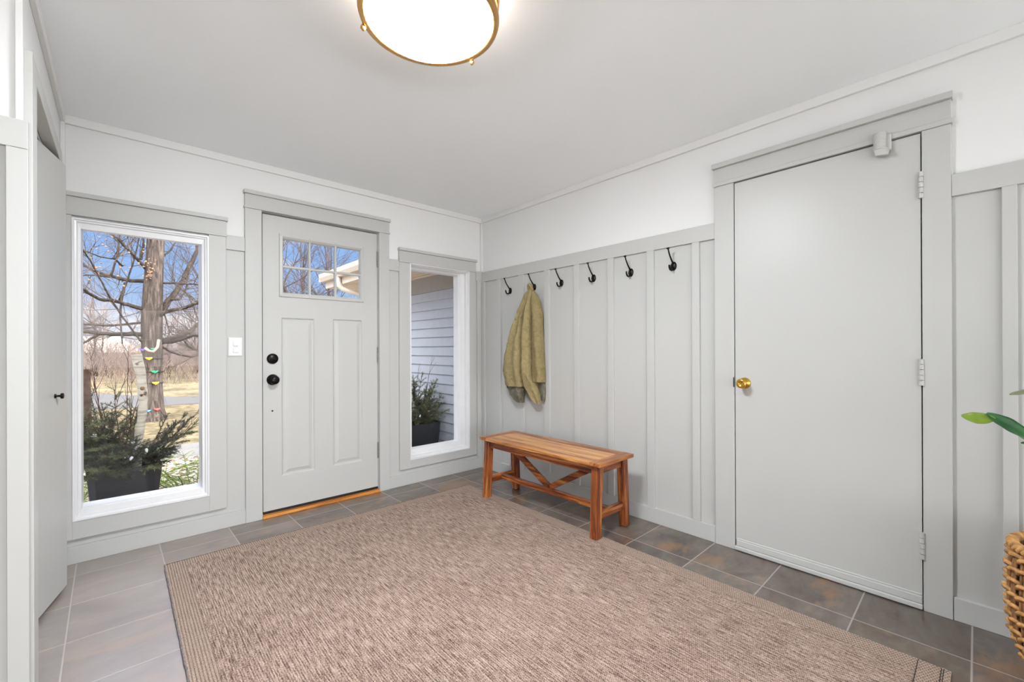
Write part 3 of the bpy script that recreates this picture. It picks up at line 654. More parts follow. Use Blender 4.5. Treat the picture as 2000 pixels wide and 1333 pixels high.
# ------------------------------------------------------------------ basket and plant at the right edge
BC = Vector((-.265, -3.535, 0))
bk = thing('woven_basket', 'round golden rattan basket holding the plant at the right edge', 'basket', BC)
def brad(z):
    t = z / .47
    pr = [(0, .098), (.08, .118), (.2, .146), (.35, .166), (.6, .174), (.85, .170), (1, .163)]
    for (a, ra), (b_, rb) in zip(pr, pr[1:]):
        if a <= t <= b_: return ra + (rb - ra) * (t - a) / (b_ - a)
    return pr[-1][1]
NS = 26; q = MB()
for k in range(NS):
    for off in (-.006, .006):
        pts = []
        for j in range(15):
            z = .01 + .45 * j / 14; a = 2 * PI * k / NS + off / .16; r_ = brad(z) + .004 * math.sin(j * PI + k * PI); pts.append(BC + Vector((math.cos(a) * r_, math.sin(a) * r_, z)))
        q.tube(pts, .0048, 6)
q.build('upright_stakes', M['rattan_d'], bk)
for j in range(10):
    q = MB(); z = .03 + j * .044; n = NS * 6
    for w in (0, 1):
        pts = []
        for i in range(n):
            a = 2 * PI * i / n; r_ = brad(z) + .010 * math.cos(NS / 2 * a + PI * (j + w)); pts.append(BC + Vector((math.cos(a) * r_, math.sin(a) * r_, z + .010 * math.sin(NS / 2 * a + PI * (j + w) + .9) + w * .006)))
        q.tube(pts, .0072, 7, close=True)
    q.build('woven_row', M['rattan'], bk)
q = MB()
for w in range(3):
    pts = []
    for i in range(150):
        a = 2 * PI * i / 150; ph = a * 17 + w * 2 * PI / 3; r_ = .163 + .009 * math.cos(ph); pts.append(BC + Vector((math.cos(a) * r_, math.sin(a) * r_, .465 + .009 * math.sin(ph))))
    q.tube(pts, .0085, 7, close=True)
q.build('braided_rim', M['rattan'], bk)
MB().lathe([(.0005, .012), (.088, .012), (.105, .05), (.14, .18), (.152, .30), (.146, .41), (.142, .41), (.147, .30), (.10, .05)], BC, 'z', 32, cap=False).build('liner', M['potliner'], bk)
pl = thing('potted_plant', 'broad leaved green house plant growing in the rattan basket', 'plant', BC + Vector((0, 0, .2)))
MB().lathe([(.0005, .36), (.06, .365), (.13, .355), (.144, .35), (.12, .2), (.0005, .2)], BC, 'z', 28, cap=False).build('soil', M['soil'], pl)
def leafmesh(p0, p1, width, bend, twist, mm, roll=0, n=18):
    # blade from p0 to p1 with a folded midrib, some thickness, twisting along its length
    p0, p1 = Vector(p0), Vector(p1); d_ = p1 - p0; L = d_.length; d_.normalize(); up = Vector((0, 0, 1)); up = (up - d_ * up.dot(d_)).normalized(); sd = d_.cross(up)
    q = MB(); top = []; bot = []
    for i in range(n + 1):
        t = i / n; c = p0 + d_ * L * t + up * (bend * math.sin(PI * t)); w = width * (math.sin(PI * min(1, t * .94 + .04)) ** .7)
        a = twist * (t - .3) + roll; s_ = sd * math.cos(a) + up * math.sin(a); u_ = up * math.cos(a) - sd * math.sin(a)
        for k in range(7):
            x = (k - 3) / 3; pt = c + s_ * w * x * .5 + u_ * (abs(x) * w * .16 + .0012 * math.sin(t * 21) * abs(x))
            top.append(pt + u_ * .0009); bot.append(pt - u_ * .0009)
    W = 7; N = len(top); fs = []
    for i in range(n):
        for k in range(W - 1): a_ = i * W + k; fs += [(a_, a_ + 1, a_ + W + 1, a_ + W), (N + a_ + W, N + a_ + W + 1, N + a_ + 1, N + a_)]
    for i in range(n): fs += [(i * W, i * W + W, N + i * W + W, N + i * W), (i * W + W - 1, N + i * W + W - 1, N + i * W + 2 * W - 1, i * W + 2 * W - 1)]
    q.add(top + bot, fs, True); return q
base = BC + Vector((0, 0, .36))
LV = [((-.30, -3.43, .812), (-.30, -3.312, .916), .052, .006, .9, 'leaf'), ((-.303, -3.334, .897), (-.30, -3.249, .899), .042, -.004, -.4, 'leaf_t'), ((-.32, -3.50, .985), (-.33, -3.366, .988), .05, .012, .6, 'leaf_u'), ((-.28, -3.52, .79), (-.30, -3.392, .82), .05, .01, .5, 'leaf'),
      ((-.22, -3.58, .92), (-.12, -3.80, 1.10), .13, .05, .4, 'leaf'), ((-.30, -3.60, .90), (-.48, -3.82, .98), .14, .06, .5, 'leaf'), ((-.24, -3.54, 1.0), (-.16, -3.62, 1.28), .13, .03, .3, 'leaf'), ((-.2, -3.6, .8), (-.09, -3.82, .86), .12, .05, -.4, 'leaf')]
for a, b_, w, bd, tw, mm in LV:
    leafmesh(a, b_, w, bd, tw, mm, 1.2 if mm == 'leaf_t' else (.55 if tw == .9 else 0)).build('leaf_tip' if mm == 'leaf_t' else 'leaf', M[mm], pl)
    if mm == 'leaf_t': continue
    a = Vector(a); s0 = base + (a - base) * .06; s0.z = .355
    MB().tube([s0, base.lerp(a, .45) + Vector((0, 0, .08)), base.lerp(a, .8) + Vector((0, 0, .05)), a], [.007, .006, .005, .0035], 8).build('leaf_stalk', M['stem'], pl)

# ================================================================== OUTDOORS
GZ = -.15
def flat(name, poly, z, mat, th=.05):
    q = MB(); n = len(poly); q.add([(x, y, z) for x, y in poly] + [(x, y, z - th) for x, y in poly], [tuple(range(n)), tuple(range(2 * n - 1, n - 1, -1))] + [(i, n + i, n + (i + 1) % n, (i + 1) % n) for i in range(n)])
    return struct(name, q, mat)
o = flat('lawn', [(-60, -40), (60, -40), (60, 90), (-60, 90)], GZ, M['lawn']); o['label'] = 'tan and green winter lawn outside'; o['category'] = 'lawn'
M['reflector'] = plain('pale added reflector concrete', (226, 224, 220), .9, var=.03, nscale=4)
o = flat('reflector', [(-16, -26), (9, -26), (9, -8.72), (-16, -8.72)], GZ + .02, M['reflector'], .03); o['label'] = 'pale patio added behind the house to bounce light indoors'; o['category'] = 'reflector'  # pale slab added out of view to bounce light through the rear opening
o = flat('gravel_bed', [(-9, .16), (.04, .16), (.04, 3.25), (-9, 3.15)], GZ + .012, M['gravel'], .02); o['label'] = 'pebble and mulch bed outside the windows'; o['category'] = 'gravel bed'
o = flat('walkway', [(-12, 3.15), (8, 3.25), (8, 4.15), (-12, 4.0)], GZ + .016, M['path'], .02); o['label'] = 'grey concrete walk crossing the front yard'; o['category'] = 'path'
o = flat('street', [(-40, 11.0), (-2.3, 9.6), (30, 6.2), (30, 9.2), (-1.5, 11.6), (-4, 16), (-40, 19)], GZ + .014, M['road'], .02); o['label'] = 'pale street beyond the lawn'; o['category'] = 'street'

# house eave and garage wing
g = thing('garage_wing', 'grey blue sided wing with cream eave outside the right window', 'building', (.05, 1.5, GZ))
MB().box(.065, .14, .16, 2.75, GZ, 2.02).box(.14, 2.6, 2.68, 2.75, GZ, 2.02).build('wall', M['siding'], g)
q = MB(); pz = .1045; z = 1.81
while z > GZ:
    z0_ = max(GZ, z - pz); q.add([(.046, .16, z0_), (.046, 2.76, z0_), (.062, 2.76, z), (.062, .16, z), (.066, .16, z0_), (.066, 2.76, z0_)], [(0, 1, 2, 3), (0, 4, 5, 1)]); z -= pz
q.build('clapboard_siding', M['siding'], g)
MB().box(.045, .066, .16, 2.76, 1.81, 1.995).build('frieze_board', M['frieze'], g)
MB().box(.03, .05, .16, 2.95, 1.99, 2.012).build('soffit_trim', M['gutter'], g)
q = MB()
for k in range(5): q.box(-.42 + k * .09, -.42 + k * .09 + .086, .16, 2.98, 2.014, 2.022)
q.build('soffit', M['soffit'], g)
MB().box(-.44, -.42, .16, 3.0, 2.01, 2.16).build('fascia', M['gutter'], g)
q = MB(); prof = [(-.44, 2.20), (-.44, 2.10), (-.50, 2.10), (-.525, 2.15), (-.53, 2.205), (-.522, 2.205), (-.515, 2.155), (-.495, 2.11), (-.45, 2.11), (-.45, 2.20)]
n = len(prof); q.add([(x, .16, z) for x, z in prof] + [(x, 3.03, z) for x, z in prof], [(i, (i + 1) % n, n + (i + 1) % n, n + i) for i in range(n)] + [tuple(range(n)), tuple(n + i for i in range(n))]); q.box(-.525, -.44, 3.022, 3.03, 2.10, 2.2)
q.build('gutter', M['gutter'], g)
q = MB(); q.tube([(-.48, 2.42, 2.11), (-.48, 2.42, 2.03), (-.47, 2.41, 1.985), (-.43, 2.39, 1.945), (-.35, 2.36, 1.915), (-.1, 2.28, 1.85), (-.03, 2.26, 1.81), (-.0, 2.25, 1.76), (0, 2.25, GZ + .05)], .034, 10, smooth=False)
for k in range(7): a = k / 6; q.tube([(-.48 + .06 * a * a, 2.42 - .03 * a, 2.03 - .085 * a), (-.48 + .06 * a * a + .004, 2.42 - .03 * a, 2.03 - .085 * a - .007)], .037, 10, smooth=False)
q.build('downspout', M['gutter'], g)
q = MB(); q.add([(-.46, .16, 2.175), (-.46, 2.99, 2.175), (2.7, 2.99, 2.34), (2.7, .16, 2.34), (-.46, .16, 2.165), (-.46, 2.99, 2.165), (2.7, 2.99, 2.3), (2.7, .16, 2.3)], [(0, 1, 2, 3), (7, 6, 5, 4), (0, 4, 5, 1), (1, 5, 6, 2), (2, 6, 7, 3), (3, 7, 4, 0)]); q.build('roof', M['shingle'], g)
ev = thing('house_roof', 'front eave and roof of the house above the entry windows', 'roof', (-2.5, .4, 2.3))
q = MB(); q.add([(-8, .62, 2.36), (-.55, .62, 2.36), (-.55, -9.3, 4.6), (-8, -9.3, 4.6), (-8, .62, 2.30), (-.55, .62, 2.30), (-.55, -9.3, 4.5), (-8, -9.3, 4.5)], [(0, 1, 2, 3), (7, 6, 5, 4), (0, 4, 5, 1), (1, 5, 6, 2), (2, 6, 7, 3), (3, 7, 4, 0)]); q.build('shingles', M['shingle'], ev)
MB().box(-8, -.55, .16, .6, 2.28, 2.298).build('soffit', M['soffit'], ev)

# ------------------------------------------------------------------ planters
def planter(name, cx, cy, w, h, rot, label):
    o = thing(name, label, 'planter', (cx, cy, GZ + .016), rot, group='black planters outside the windows')
    q = MB(); a, b_ = w / 2, w / 2 * .76; ch = w * .10; cb = w * .03; t_ = .014
    def ring(s_, c_, z): return [(-s_ + c_, -s_, z), (s_ - c_, -s_, z), (s_, -s_ + c_, z), (s_, s_ - c_, z), (s_ - c_, s_, z), (-s_ + c_, s_, z), (-s_, s_ - c_, z), (-s_, -s_ + c_, z)]
    rs = [ring(b_, cb, 0), ring(a, ch, h), ring(a - t_, ch, h), ring(a - t_ - .01, ch, h - .06)]
    vs = [v for r_ in rs for v in r_]; fs = [(i * 8 + k, i * 8 + (k + 1) % 8, i * 8 + 8 + (k + 1) % 8, i * 8 + 8 + k) for i in range(3) for k in range(8)] + [tuple(range(8))]
    q.add(vs, fs); q.build('pot', M['planter'], o, local=True)
    MB().add([Vector(v) + Vector((0, 0, -.01)) for v in ring(a - t_ - .012, ch, h - .04)], [tuple(range(8))]).build('soil', M['soil'], o, local=True)
    return o
PH = .495
planter('planter', -2.59, .745, .385, PH, R(4), 'black tapered planter of evergreen boughs outside the left window')
P1 = Vector((-2.59, .745, GZ + .016 + PH - .05))
planter('planter', -.215, .895, .42, PH, R(2), 'black tapered planter against the siding outside the right window')
P2 = Vector((-.215, .895, GZ + .016 + PH - .05))
def bezpts(p0, d0, L, droop, n=9, wob=0, rng=None):
    p = Vector(p0); d_ = Vector(d0).normalized(); out = [p.copy()]
    for i in range(n):
        d_ = (d_ + Vector((0, 0, -droop / n)) + (Vector((rng.uniform(-1, 1), rng.uniform(-1, 1), rng.uniform(-1, 1))) * wob if rng else Vector())).normalized()
        p = p + d_ * (L / n); out.append(p.copy())
    return out
def needle(q, p, d_, L, r_):
    x = d_.orthogonal().normalized(); y = d_.cross(x)
    q.add([p + x * r_, p + (x * -.5 + y * .87) * r_, p + (x * -.5 - y * .87) * r_, p + d_ * L], [(0, 1, 3), (1, 2, 3), (2, 0, 3)])
def shoot(qs, qn, pts, r0, rng, dens, nl):
    qs.tube(pts, [max(.0007, r0 * (1 - .75 * i / (len(pts) - 1))) for i in range(len(pts))], 5)
    for a, b_ in zip(pts, pts[1:]):
        d_ = (b_ - a); L = d_.length; d_.normalize(); n = max(2, int(L * dens)); x = d_.orthogonal().normalized()
        for k in range(n):
            ang = rng.uniform(0, 2 * PI); s_ = Matrix.Rotation(ang, 3, d_) @ x; s_ = (s_ + d_ * rng.uniform(.5, 1.1)).normalized()
            needle(qn, a + d_ * L * (k + rng.random()) / n, s_, nl * rng.uniform(.7, 1.15), .0014)
def bough(p0, d0, L, droop, rng, mat, label, name='evergreen_bough', dens=560, nl=.021, bare=.0, cat='evergreen branch', group='evergreen boughs in the planters'):
    o = thing(name, label, cat, p0, group=group); qs, qn = MB(), MB()
    pts = bezpts(p0, d0, L, droop, 10, .05, rng); i0 = int(10 * bare)
    qs.tube(pts[:i0 + 1], .0045, 6) if i0 else None
    shoot(qs, qn, pts[i0:], .0045, rng, dens, nl)
    for i in range(1 + i0, 10):
        for sgn in (-1, 1):
            if rng.random() < .12: continue
            d_ = (pts[i] - pts[i - 1]).normalized(); s_ = d_.cross(Vector((rng.uniform(-.6, .6), rng.uniform(-.6, .6), 1))).normalized() * sgn
            l2 = L * .42 * (1 - .075 * i) * rng.uniform(.6, 1.1)
            sp = bezpts(pts[i], d_ * 1.0 + s_ * 1.0, l2, .25, 5, .06, rng); shoot(qs, qn, sp, .0022, rng, dens, nl)
            if l2 > .11:
                for j in (2, 3):
                    for sg2 in (-1, 1):
                        d3 = (sp[j] - sp[j - 1]).normalized(); s3 = d3.cross(Vector((0, 0, 1))).normalized() * sg2
                        shoot(qs, qn, bezpts(sp[j], d3 + s3 * .9, l2 * .42 * rng.uniform(.6, 1), .2, 3, .06, rng), .0014, rng, dens, nl)
    qs.build('stem', M['redtwig'], o, fixn=False); qn.build('needles', mat, o, fixn=False); return o
rng = random.Random(11)
LB1 = 'dark green evergreen bough in the planter outside the left window'; LB2 = 'dark green evergreen bough in the planter outside the right window'
def fill(PC, specs, lab, mats, grp):
    for dx, dy, ddx, ddy, ddz, L, dr in specs:
        bough(PC + Vector((dx, dy, 0)), (ddx, ddy, ddz), L, dr, rng, mats[rng.random() < .3], lab, group=grp)
S1 = [(-.12, -.05, -.3, -.35, 1, .50, .25), (-.05, -.1, -.1, -.5, 1, .46, .3), (.0, -.1, .15, -.55, .9, .34, .35), (-.14, .05, -.55, -.1, .9, .48, .3), (-.08, .1, -.2, .1, 1, .66, .1), (0, .08, -.05, .05, 1, .62, .1), (-.1, 0, -.35, 0, 1.1, .62, .15),
      (.08, -.05, .75, -.25, .95, .44, .1), (.1, 0, .85, 0, .8, .50, .05), (.1, .05, .55, .2, 1, .45, .1), (-.15, -.1, -.5, -.55, .45, .34, .4), (.0, -.13, -.2, -.75, .42, .27, .5), (.1, -.12, .3, -.6, .35, .22, .5), (-.06, -.12, -.4, -.7, .6, .33, .45), (.03, 0, .02, .1, 1, .5, .1), (-.1, -.1, -.2, -.4, 1.1, .56, .2), (-.14, -.12, -.6, -.3, .25, .3, .5), (-.02, -.14, 0.1, -.8, .5, .28, .5), (-.08, -.06, -.25, -.25, 1, .58, .15), (.0, .0, -.15, -.15, 1, .52, .15)]
S1 += [(a * .8 + .015, b * .8, c * .75 + .1, d_ * .8, e_, L * .9, dr) for a, b, c, d_, e_, L, dr in S1[:16] if L < .6]
fill(P1, S1, LB1, [M['spruce'], M['spruce_y']], 'evergreen boughs in the left planter')
S2 = [(-.1, 0, -.25, -.2, 1, .52, .15), (0, 0, .0, -.1, 1, .60, .1), (.08, 0, .3, -.1, 1, .50, .15), (.1, -.05, .55, -.2, .9, .46, .2), (.0, -.1, .1, -.5, .9, .42, .3), (-.1, -.1, -.4, -.4, .9, .42, .3), (.12, .05, .5, .2, .9, .4, .2), (-.12, .05, -.4, .2, 1, .5, .1), (.05, -.1, .4, -.5, .7, .34, .4), (.02, .05, .1, .2, 1.1, .56, .1), (-.04, -.05, -.1, -.25, 1, .5, .2), (.05, -.02, .2, -.2, 1, .55, .15)]
S2 += [(a * .7, b * .7 - .02, c * .7 - .08, d_ * .8, e_, L * .85, dr) for a, b, c, d_, e_, L, dr in S2]
fill(P2, S2, LB2, [M['spruce_y'], M['spruce']], 'evergreen boughs in the right planter')
# tall tip and red twigs
def twig(p0, d0, L, rng, label, grp, mat='redtwig'):
    q = MB(); pts = bezpts(p0, d0, L, -.05, 8, .06, rng); q.tube(pts, [.0038 * (1 - .8 * i / 8) for i in range(9)], 5)
    for i in range(3, 8):
        d_ = (pts[i] - pts[i - 1]).normalized(); s_ = Vector((rng.uniform(-1, 1), rng.uniform(-.6, .6), rng.uniform(0, .6)))
        sp = bezpts(pts[i], d_ + s_ * .8, L * rng.uniform(.1, .26), -.1, 4, .08, rng); q.tube(sp, [.0018, .0016, .0013, .001, .0007], 4)
    o = q.build('bare_twig', M[mat], origin=p0, fixn=False); return tag(o, label, 'twig', grp)
for dx, dy, ax, ay, L in [(-.13, 0, -.12, 0, .86), (-.09, .02, .02, 0, .74), (-.06, -.02, -.1, 0, .80), (-.02, 0, .1, -.05, .82), (.01, .03, .03, 0, .88), (-.11, .04, .1, 0, .78), (-.15, .02, -.25, .1, .7), (.04, .03, -.02, 0, .7), (.12, 0, .62, 0, .55), (.13, .03, .75, 0, .5), (-.05, .05, -.12, 0, .9)]:
    twig(P1 + Vector((dx, dy, 0)), (ax, ay, 1), L, rng, 'thin dark red twig standing in the left planter', 'red twigs in the left planter')
for dx, dy, ax, ay, L in [(.06, 0, .22, 0, .78), (-.02, 0, .1, 0, .66), (.1, 0, .5, 0, .6), (-.14, .0, -.15, 0, .7)]:
    twig(P2 + Vector((dx, dy, 0)), (ax, ay, 1), L, rng, 'thin dark twig standing in the right planter', 'twigs in the right planter')
# birch log in planter 1
q = MB(); lp = [at(267, 912, .70), at(270, 860, .70), at(278, 810, .70), at(280, 780, .70), at(275, 730, .70), at(266, 692, .70)]; lp[0] = lp[0] + Vector((0, 0, -.03))
dense = []
for i in range(len(lp) - 1):
    for k in range(5): dense.append(lp[i].lerp(lp[i + 1], k / 5))
dense.append(lp[-1])
bl = thing('birch_log', 'crooked pale birch log standing in the left planter', 'log', lp[0])
q.tube(dense, [0.0255 + .006 * max(0, i - 14) / 11 + .003 * noise.noise(Vector((i * .4, 1, 2))) for i in range(len(dense))], 16); q.build('bark', M['birch'], bl)
dd = (dense[-1] - dense[-2]).normalized(); MB().tube([dense[-1], dense[-1] + dd * .002], .0300, 16).build('cut_end', M['cutend'], bl)
MB().tube([dense[17], dense[17] + Vector((.0, -.034, .006))], [.018, .013], 10).build('knot', M['cutend'], bl)
q = MB(); a = at(170, 905, .86); b_ = at(166, 722, .86); q.tube([a + Vector((0, 0, -.02)), a.lerp(b_, .5), b_], [.03, .029, .028], 12); tag(q.build('wooden_stake', M['post']), 'dark brown log standing at the left of the left planter', 'log')
q = MB(); a = at(817, 838, .80); b_ = at(795, 730, .80); q.tube([a + Vector((0, 0, -.03)), a.lerp(b_, .5), b_], [.021, .02, .019], 12); tag(q.build('birch_log', M['birch']), 'slanting brown birch log in the right planter', 'log')
# string lights
def lights(name, pts, bulbs, label):
    o = thing(name, label, 'string lights', pts[0]); MB().tube(pts, .0022, 5).build('cord', M['cord'], o)
    for p, d_ in bulbs:
        p = Vector(p); d_ = Vector(d_).normalized(); b = MB(); b.tube([p, p + d_ * .016], .0065, 8); s_ = b.build('socket', M['bulb_g'], o)
        b = MB(); b.tube([p + d_ * .014, p + d_ * .02, p + d_ * .03, p + d_ * .04, p + d_ * .046], [.005, .0085, .009, .0055, .001], 10); b.build('bulb', M['bulb'], s_)
bp = [at(196, 850, .50), at(255, 858, .53), at(264, 868, .55), at(284, 872, .55), at(262, 888, .53)]
lights('string_lights', [at(180, 858, .54), at(196, 850, .50), at(225, 858, .52), at(255, 858, .53), at(264, 868, .55), at(284, 872, .55), at(275, 882, .53), at(262, 888, .53), at(258, 905, .56)],
       [(bp[0], (-1, -.1, -.1)), (bp[1], (.5, -.3, -1)), (bp[2], (.1, -.2, -1)), (bp[3], (.2, -.2, -1)), (bp[4], (-.4, -.2, -.6))], 'white bulb string lights among the boughs of the left planter')
lights('string_lights', [at(803, 812, .74), at(819, 818, .70), at(841, 806, .72), at(850, 815, .78)], [(at(819, 818, .70), (.2, -.2, 1)), (at(841, 806, .72), (-.6, -.1, .4)), (at(804, 812, .74), (.1, 0, 1))], 'white bulb string lights among the boughs of the right planter')
# low bright shrubs
def shrub(cx, cy, rad, h, n, label, seed):
    rg_ = random.Random(seed); o = thing('evergreen_shrub', label, 'shrub', (cx, cy, GZ)); qs, qn = MB(), MB()
    for k in range(n):
        a = rg_.uniform(0, 2 * PI); rr = rad * math.sqrt(rg_.random()) * .4
        p0 = Vector((cx + math.cos(a) * rr, cy + math.sin(a) * rr, GZ)); d_ = Vector((math.cos(a) * rg_.uniform(.5, 1.4), math.sin(a) * rg_.uniform(.5, 1.4), 1)); L = h * rg_.uniform(.8, 1.3)
        pts = bezpts(p0, d_, L, .6, 8, .08, rg_); shoot(qs, qn, pts[2:], .004, rg_, 260, .018); qs.tube(pts[:3], .004, 4)
        for i in range(2, 8):
            for sg in (-1, 1):
                dd_ = (pts[i] - pts[i - 1]).normalized(); s_ = dd_.cross(Vector((rg_.uniform(-.5, .5), rg_.uniform(-.5, .5), 1))).normalized() * sg
                shoot(qs, qn, bezpts(pts[i], dd_ + s_, L * .3 * rg_.uniform(.5, 1), .3, 4, .08, rg_), .002, rg_, 300, .018)
    qs.build('stems', M['stem'], o, fixn=False); qn.build('foliage', M['juniper'], o, fixn=False)
shrub(-2.12, 1.45, .34, .44, 20, 'bright green low shrub right of the left planter', 5)
shrub(-3.02, 1.35, .36, .52, 20, 'bright green low shrub left of the left planter', 6)
shrub(-2.62, 1.75, .34, .5, 16, 'bright green low shrub behind the left planter', 9)

# ------------------------------------------------------------------ the big tree
TY = 7.07
tr = thing('bare_tree', 'big bare tree with climbing holds on its trunk outside the left window', 'tree', at(297, 821, TY))
tp = [at(297, 828, TY), at(297, 800, TY), at(296, 740, TY), at(297, 680, TY), at(297, 620, TY), at(299, 560, TY), at(303, 500, TY), at(305, 460, TY), at(307, 400, TY), at(306, 320, TY), at(308, 200, TY)]
q = MB(); dense = []; rr = []
rv = [.24, .175, .150, .150, .148, .140, .130, .128, .115, .09, .05]
for i in range(len(tp) - 1):
    for k in range(6): dense.append(tp[i].lerp(tp[i + 1], k / 6)); rr.append(rv[i] + (rv[i + 1] - rv[i]) * k / 6)
q.tube(dense, rr, 20, cap=False)
for i, v in enumerate(q.v):
    a = i % 20; c_ = dense[i // 20]; dv = v - c_; q.v[i] = c_ + dv * (1 + .07 * noise.noise(Vector((a * 1.3, v.z * 1.2, 3))) + .05 * (a % 2))
q.build('trunk', M['bark'], tr)
def cv(x, y): return (140 + x / 4.443, 430 + y / 4.443)
BR = [ # crop points, start radius px, depth drift at the tip (m)
 ([(650, 430), (570, 340), (500, 270), (400, 160), (280, 80), (200, 20)], 5, -1.2), ([(650, 530), (520, 530), (380, 500), (180, 435), (90, 375), (0, 330)], 6.5, .9), ([(330, 495), (200, 480), (90, 480), (20, 485)], 3, .3),
 ([(640, 780), (480, 735), (370, 700), (250, 690), (150, 640), (90, 590), (20, 560)], 6.5, -.9), ([(640, 890), (430, 910), (300, 920), (90, 905), (0, 900)], 4, .8), ([(630, 990), (430, 995), (250, 985), (90, 965), (0, 960)], 7.5, -.5), ([(240, 990), (150, 1040), (90, 1080), (40, 1120)], 4, -.3),
 ([(465, 545), (430, 700), (420, 850), (440, 1075)], 4, -.4), ([(600, 340), (620, 220), (625, 130), (640, 20)], 4, .3), ([(410, 700), (470, 560), (540, 350), (590, 140), (620, 0)], 3, -.2), ([(340, 490), (400, 300), (420, 110), (430, 0)], 3, .2),
 ([(780, 790), (860, 680), (950, 560), (1030, 400), (1080, 280), (1110, 190), (1160, 40)], 10, .8), ([(730, 860), (800, 800), (900, 780), (1020, 750), (1115, 710), (1200, 680)], 7.5, -.9), ([(760, 1045), (900, 1030), (1000, 985), (1060, 940), (1120, 880), (1210, 800)], 9, .5), ([(780, 1065), (880, 1055), (960, 1035), (1050, 1000), (1130, 1005), (1220, 1020)], 7, -.5), ([(780, 1100), (850, 1140), (930, 1170), (1040, 1190), (1100, 1170)], 4, .4),
 ([(790, 320), (860, 260), (910, 180), (950, 60)], 3, .5), ([(770, 550), (900, 550), (1110, 560), (1200, 570)], 3.5, -.6), ([(860, 690), (930, 690), (970, 640), (1010, 560)], 4, .4), ([(440, 400), (380, 340), (250, 320), (120, 270)], 3, -.5), ([(800, 800), (830, 900), (850, 980)], 2.5, -.2), ([(630, 1085), (560, 1000), (440, 840), (330, 670), (240, 500), (160, 350), (90, 250), (20, 150)], 3.2, -1.4), ([(980, 1050), (1010, 1100), (1070, 1130), (1130, 1090)], 3, .2)]
def grow(q, p, d_, L, r_, depth, rg_, kids=4, spread=.9, lift=.06, sides=4):
    n = 4 if depth > 0 else 2; pts = [p.copy()]; rs = [r_]
    for i in range(n):
        d_ = (d_ + Vector((rg_.uniform(-1, 1), rg_.uniform(-1, 1), rg_.uniform(-1, 1))) * .18 + Vector((0, 0, lift))).normalized(); p = p + d_ * L / n; pts.append(p.copy()); rs.append(r_ * (1 - .7 * (i + 1) / n))
    q.tube(pts, rs, sides if depth > 1 else 3, cap=False)
    if depth <= 0: return
    for k in range(kids):
        i = rg_.randint(1, n); a = rg_.uniform(0, 2 * PI); dd_ = (pts[i] - pts[i - 1]).normalized(); x = dd_.orthogonal().normalized(); s_ = Matrix.Rotation(a, 3, dd_) @ x
        grow(q, pts[i], (dd_ + s_ * rg_.uniform(.5, 1) * spread).normalized(), L * rg_.uniform(.45, .7), rs[i] * .6 + .0006, depth - 1, rg_, kids, spread, lift, sides)
rg_ = random.Random(21); lf = MB()
for pts, rp, dep in BR:
    qb, qt = MB(), MB(); w = []
    n = len(pts)
    for i, (x, y) in enumerate(pts): u, v = cv(x, y); w.append(at(u, v, TY + dep * (i / (n - 1)) ** 1.2))
    r0 = rp * .0112 * .5; rs = [max(.008, r0 * (1 - .55 * i / (n - 1))) for i in range(n)]
    dn = []; dr_ = []
    for i in range(n - 1):
        for k in range(4): dn.append(w[i].lerp(w[i + 1], k / 4) + Vector((rg_.uniform(-1, 1), rg_.uniform(-1, 1), rg_.uniform(-1, 1))) * r0 * .22); dr_.append(rs[i] + (rs[i + 1] - rs[i]) * k / 4)
    dn.append(w[-1]); dr_.append(rs[-1]); qb.tube(dn, dr_, 8)
    br = qb.build('branch', M['branch'], tr, fixn=False)
    for k in range(9):
        i = rg_.randint(3, len(dn) - 1); d_ = (dn[i] - dn[i - 1]).normalized(); s_ = Vector((rg_.uniform(-1, 1), rg_.uniform(-1, 1), rg_.uniform(-.5, 1)))
        grow(qt, dn[i], (d_ * .7 + s_).normalized(), rg_.uniform(.4, 1.0), .007, 2, rg_, 4, .9, .03)
    qt.build('twigs', M['twig'], br, fixn=False)
for k in range(90):
    c_ = at(cv(670 + rg_.gauss(0, 28), 0)[0], cv(0, 440 + rg_.gauss(0, 45))[1], TY - .22 + rg_.uniform(-.08, .05)) if k < 34 else at(rg_.uniform(165, 300), rg_.uniform(450, 560), TY + rg_.uniform(-.7, .6))
    a = Vector((rg_.uniform(-1, 1), rg_.uniform(-1, 1), rg_.uniform(-1, 1))).normalized(); b_ = a.orthogonal(); n_ = a.cross(b_) * .004
    lf.add([c_ - a * .021 + n_, c_ + b_ * .013 + n_ * 2, c_ + a * .021 + n_, c_ - b_ * .013 + n_ * 2, c_ - a * .021 - n_, c_ + b_ * .013, c_ + a * .021 - n_, c_ - b_ * .013], [(0, 1, 2, 3), (7, 6, 5, 4), (0, 4, 5, 1), (1, 5, 6, 2), (2, 6, 7, 3), (3, 7, 4, 0)])
o = lf.build('dead_leaves', M['deadleaf'], tr, fixn=False); o['kind'] = 'stuff'
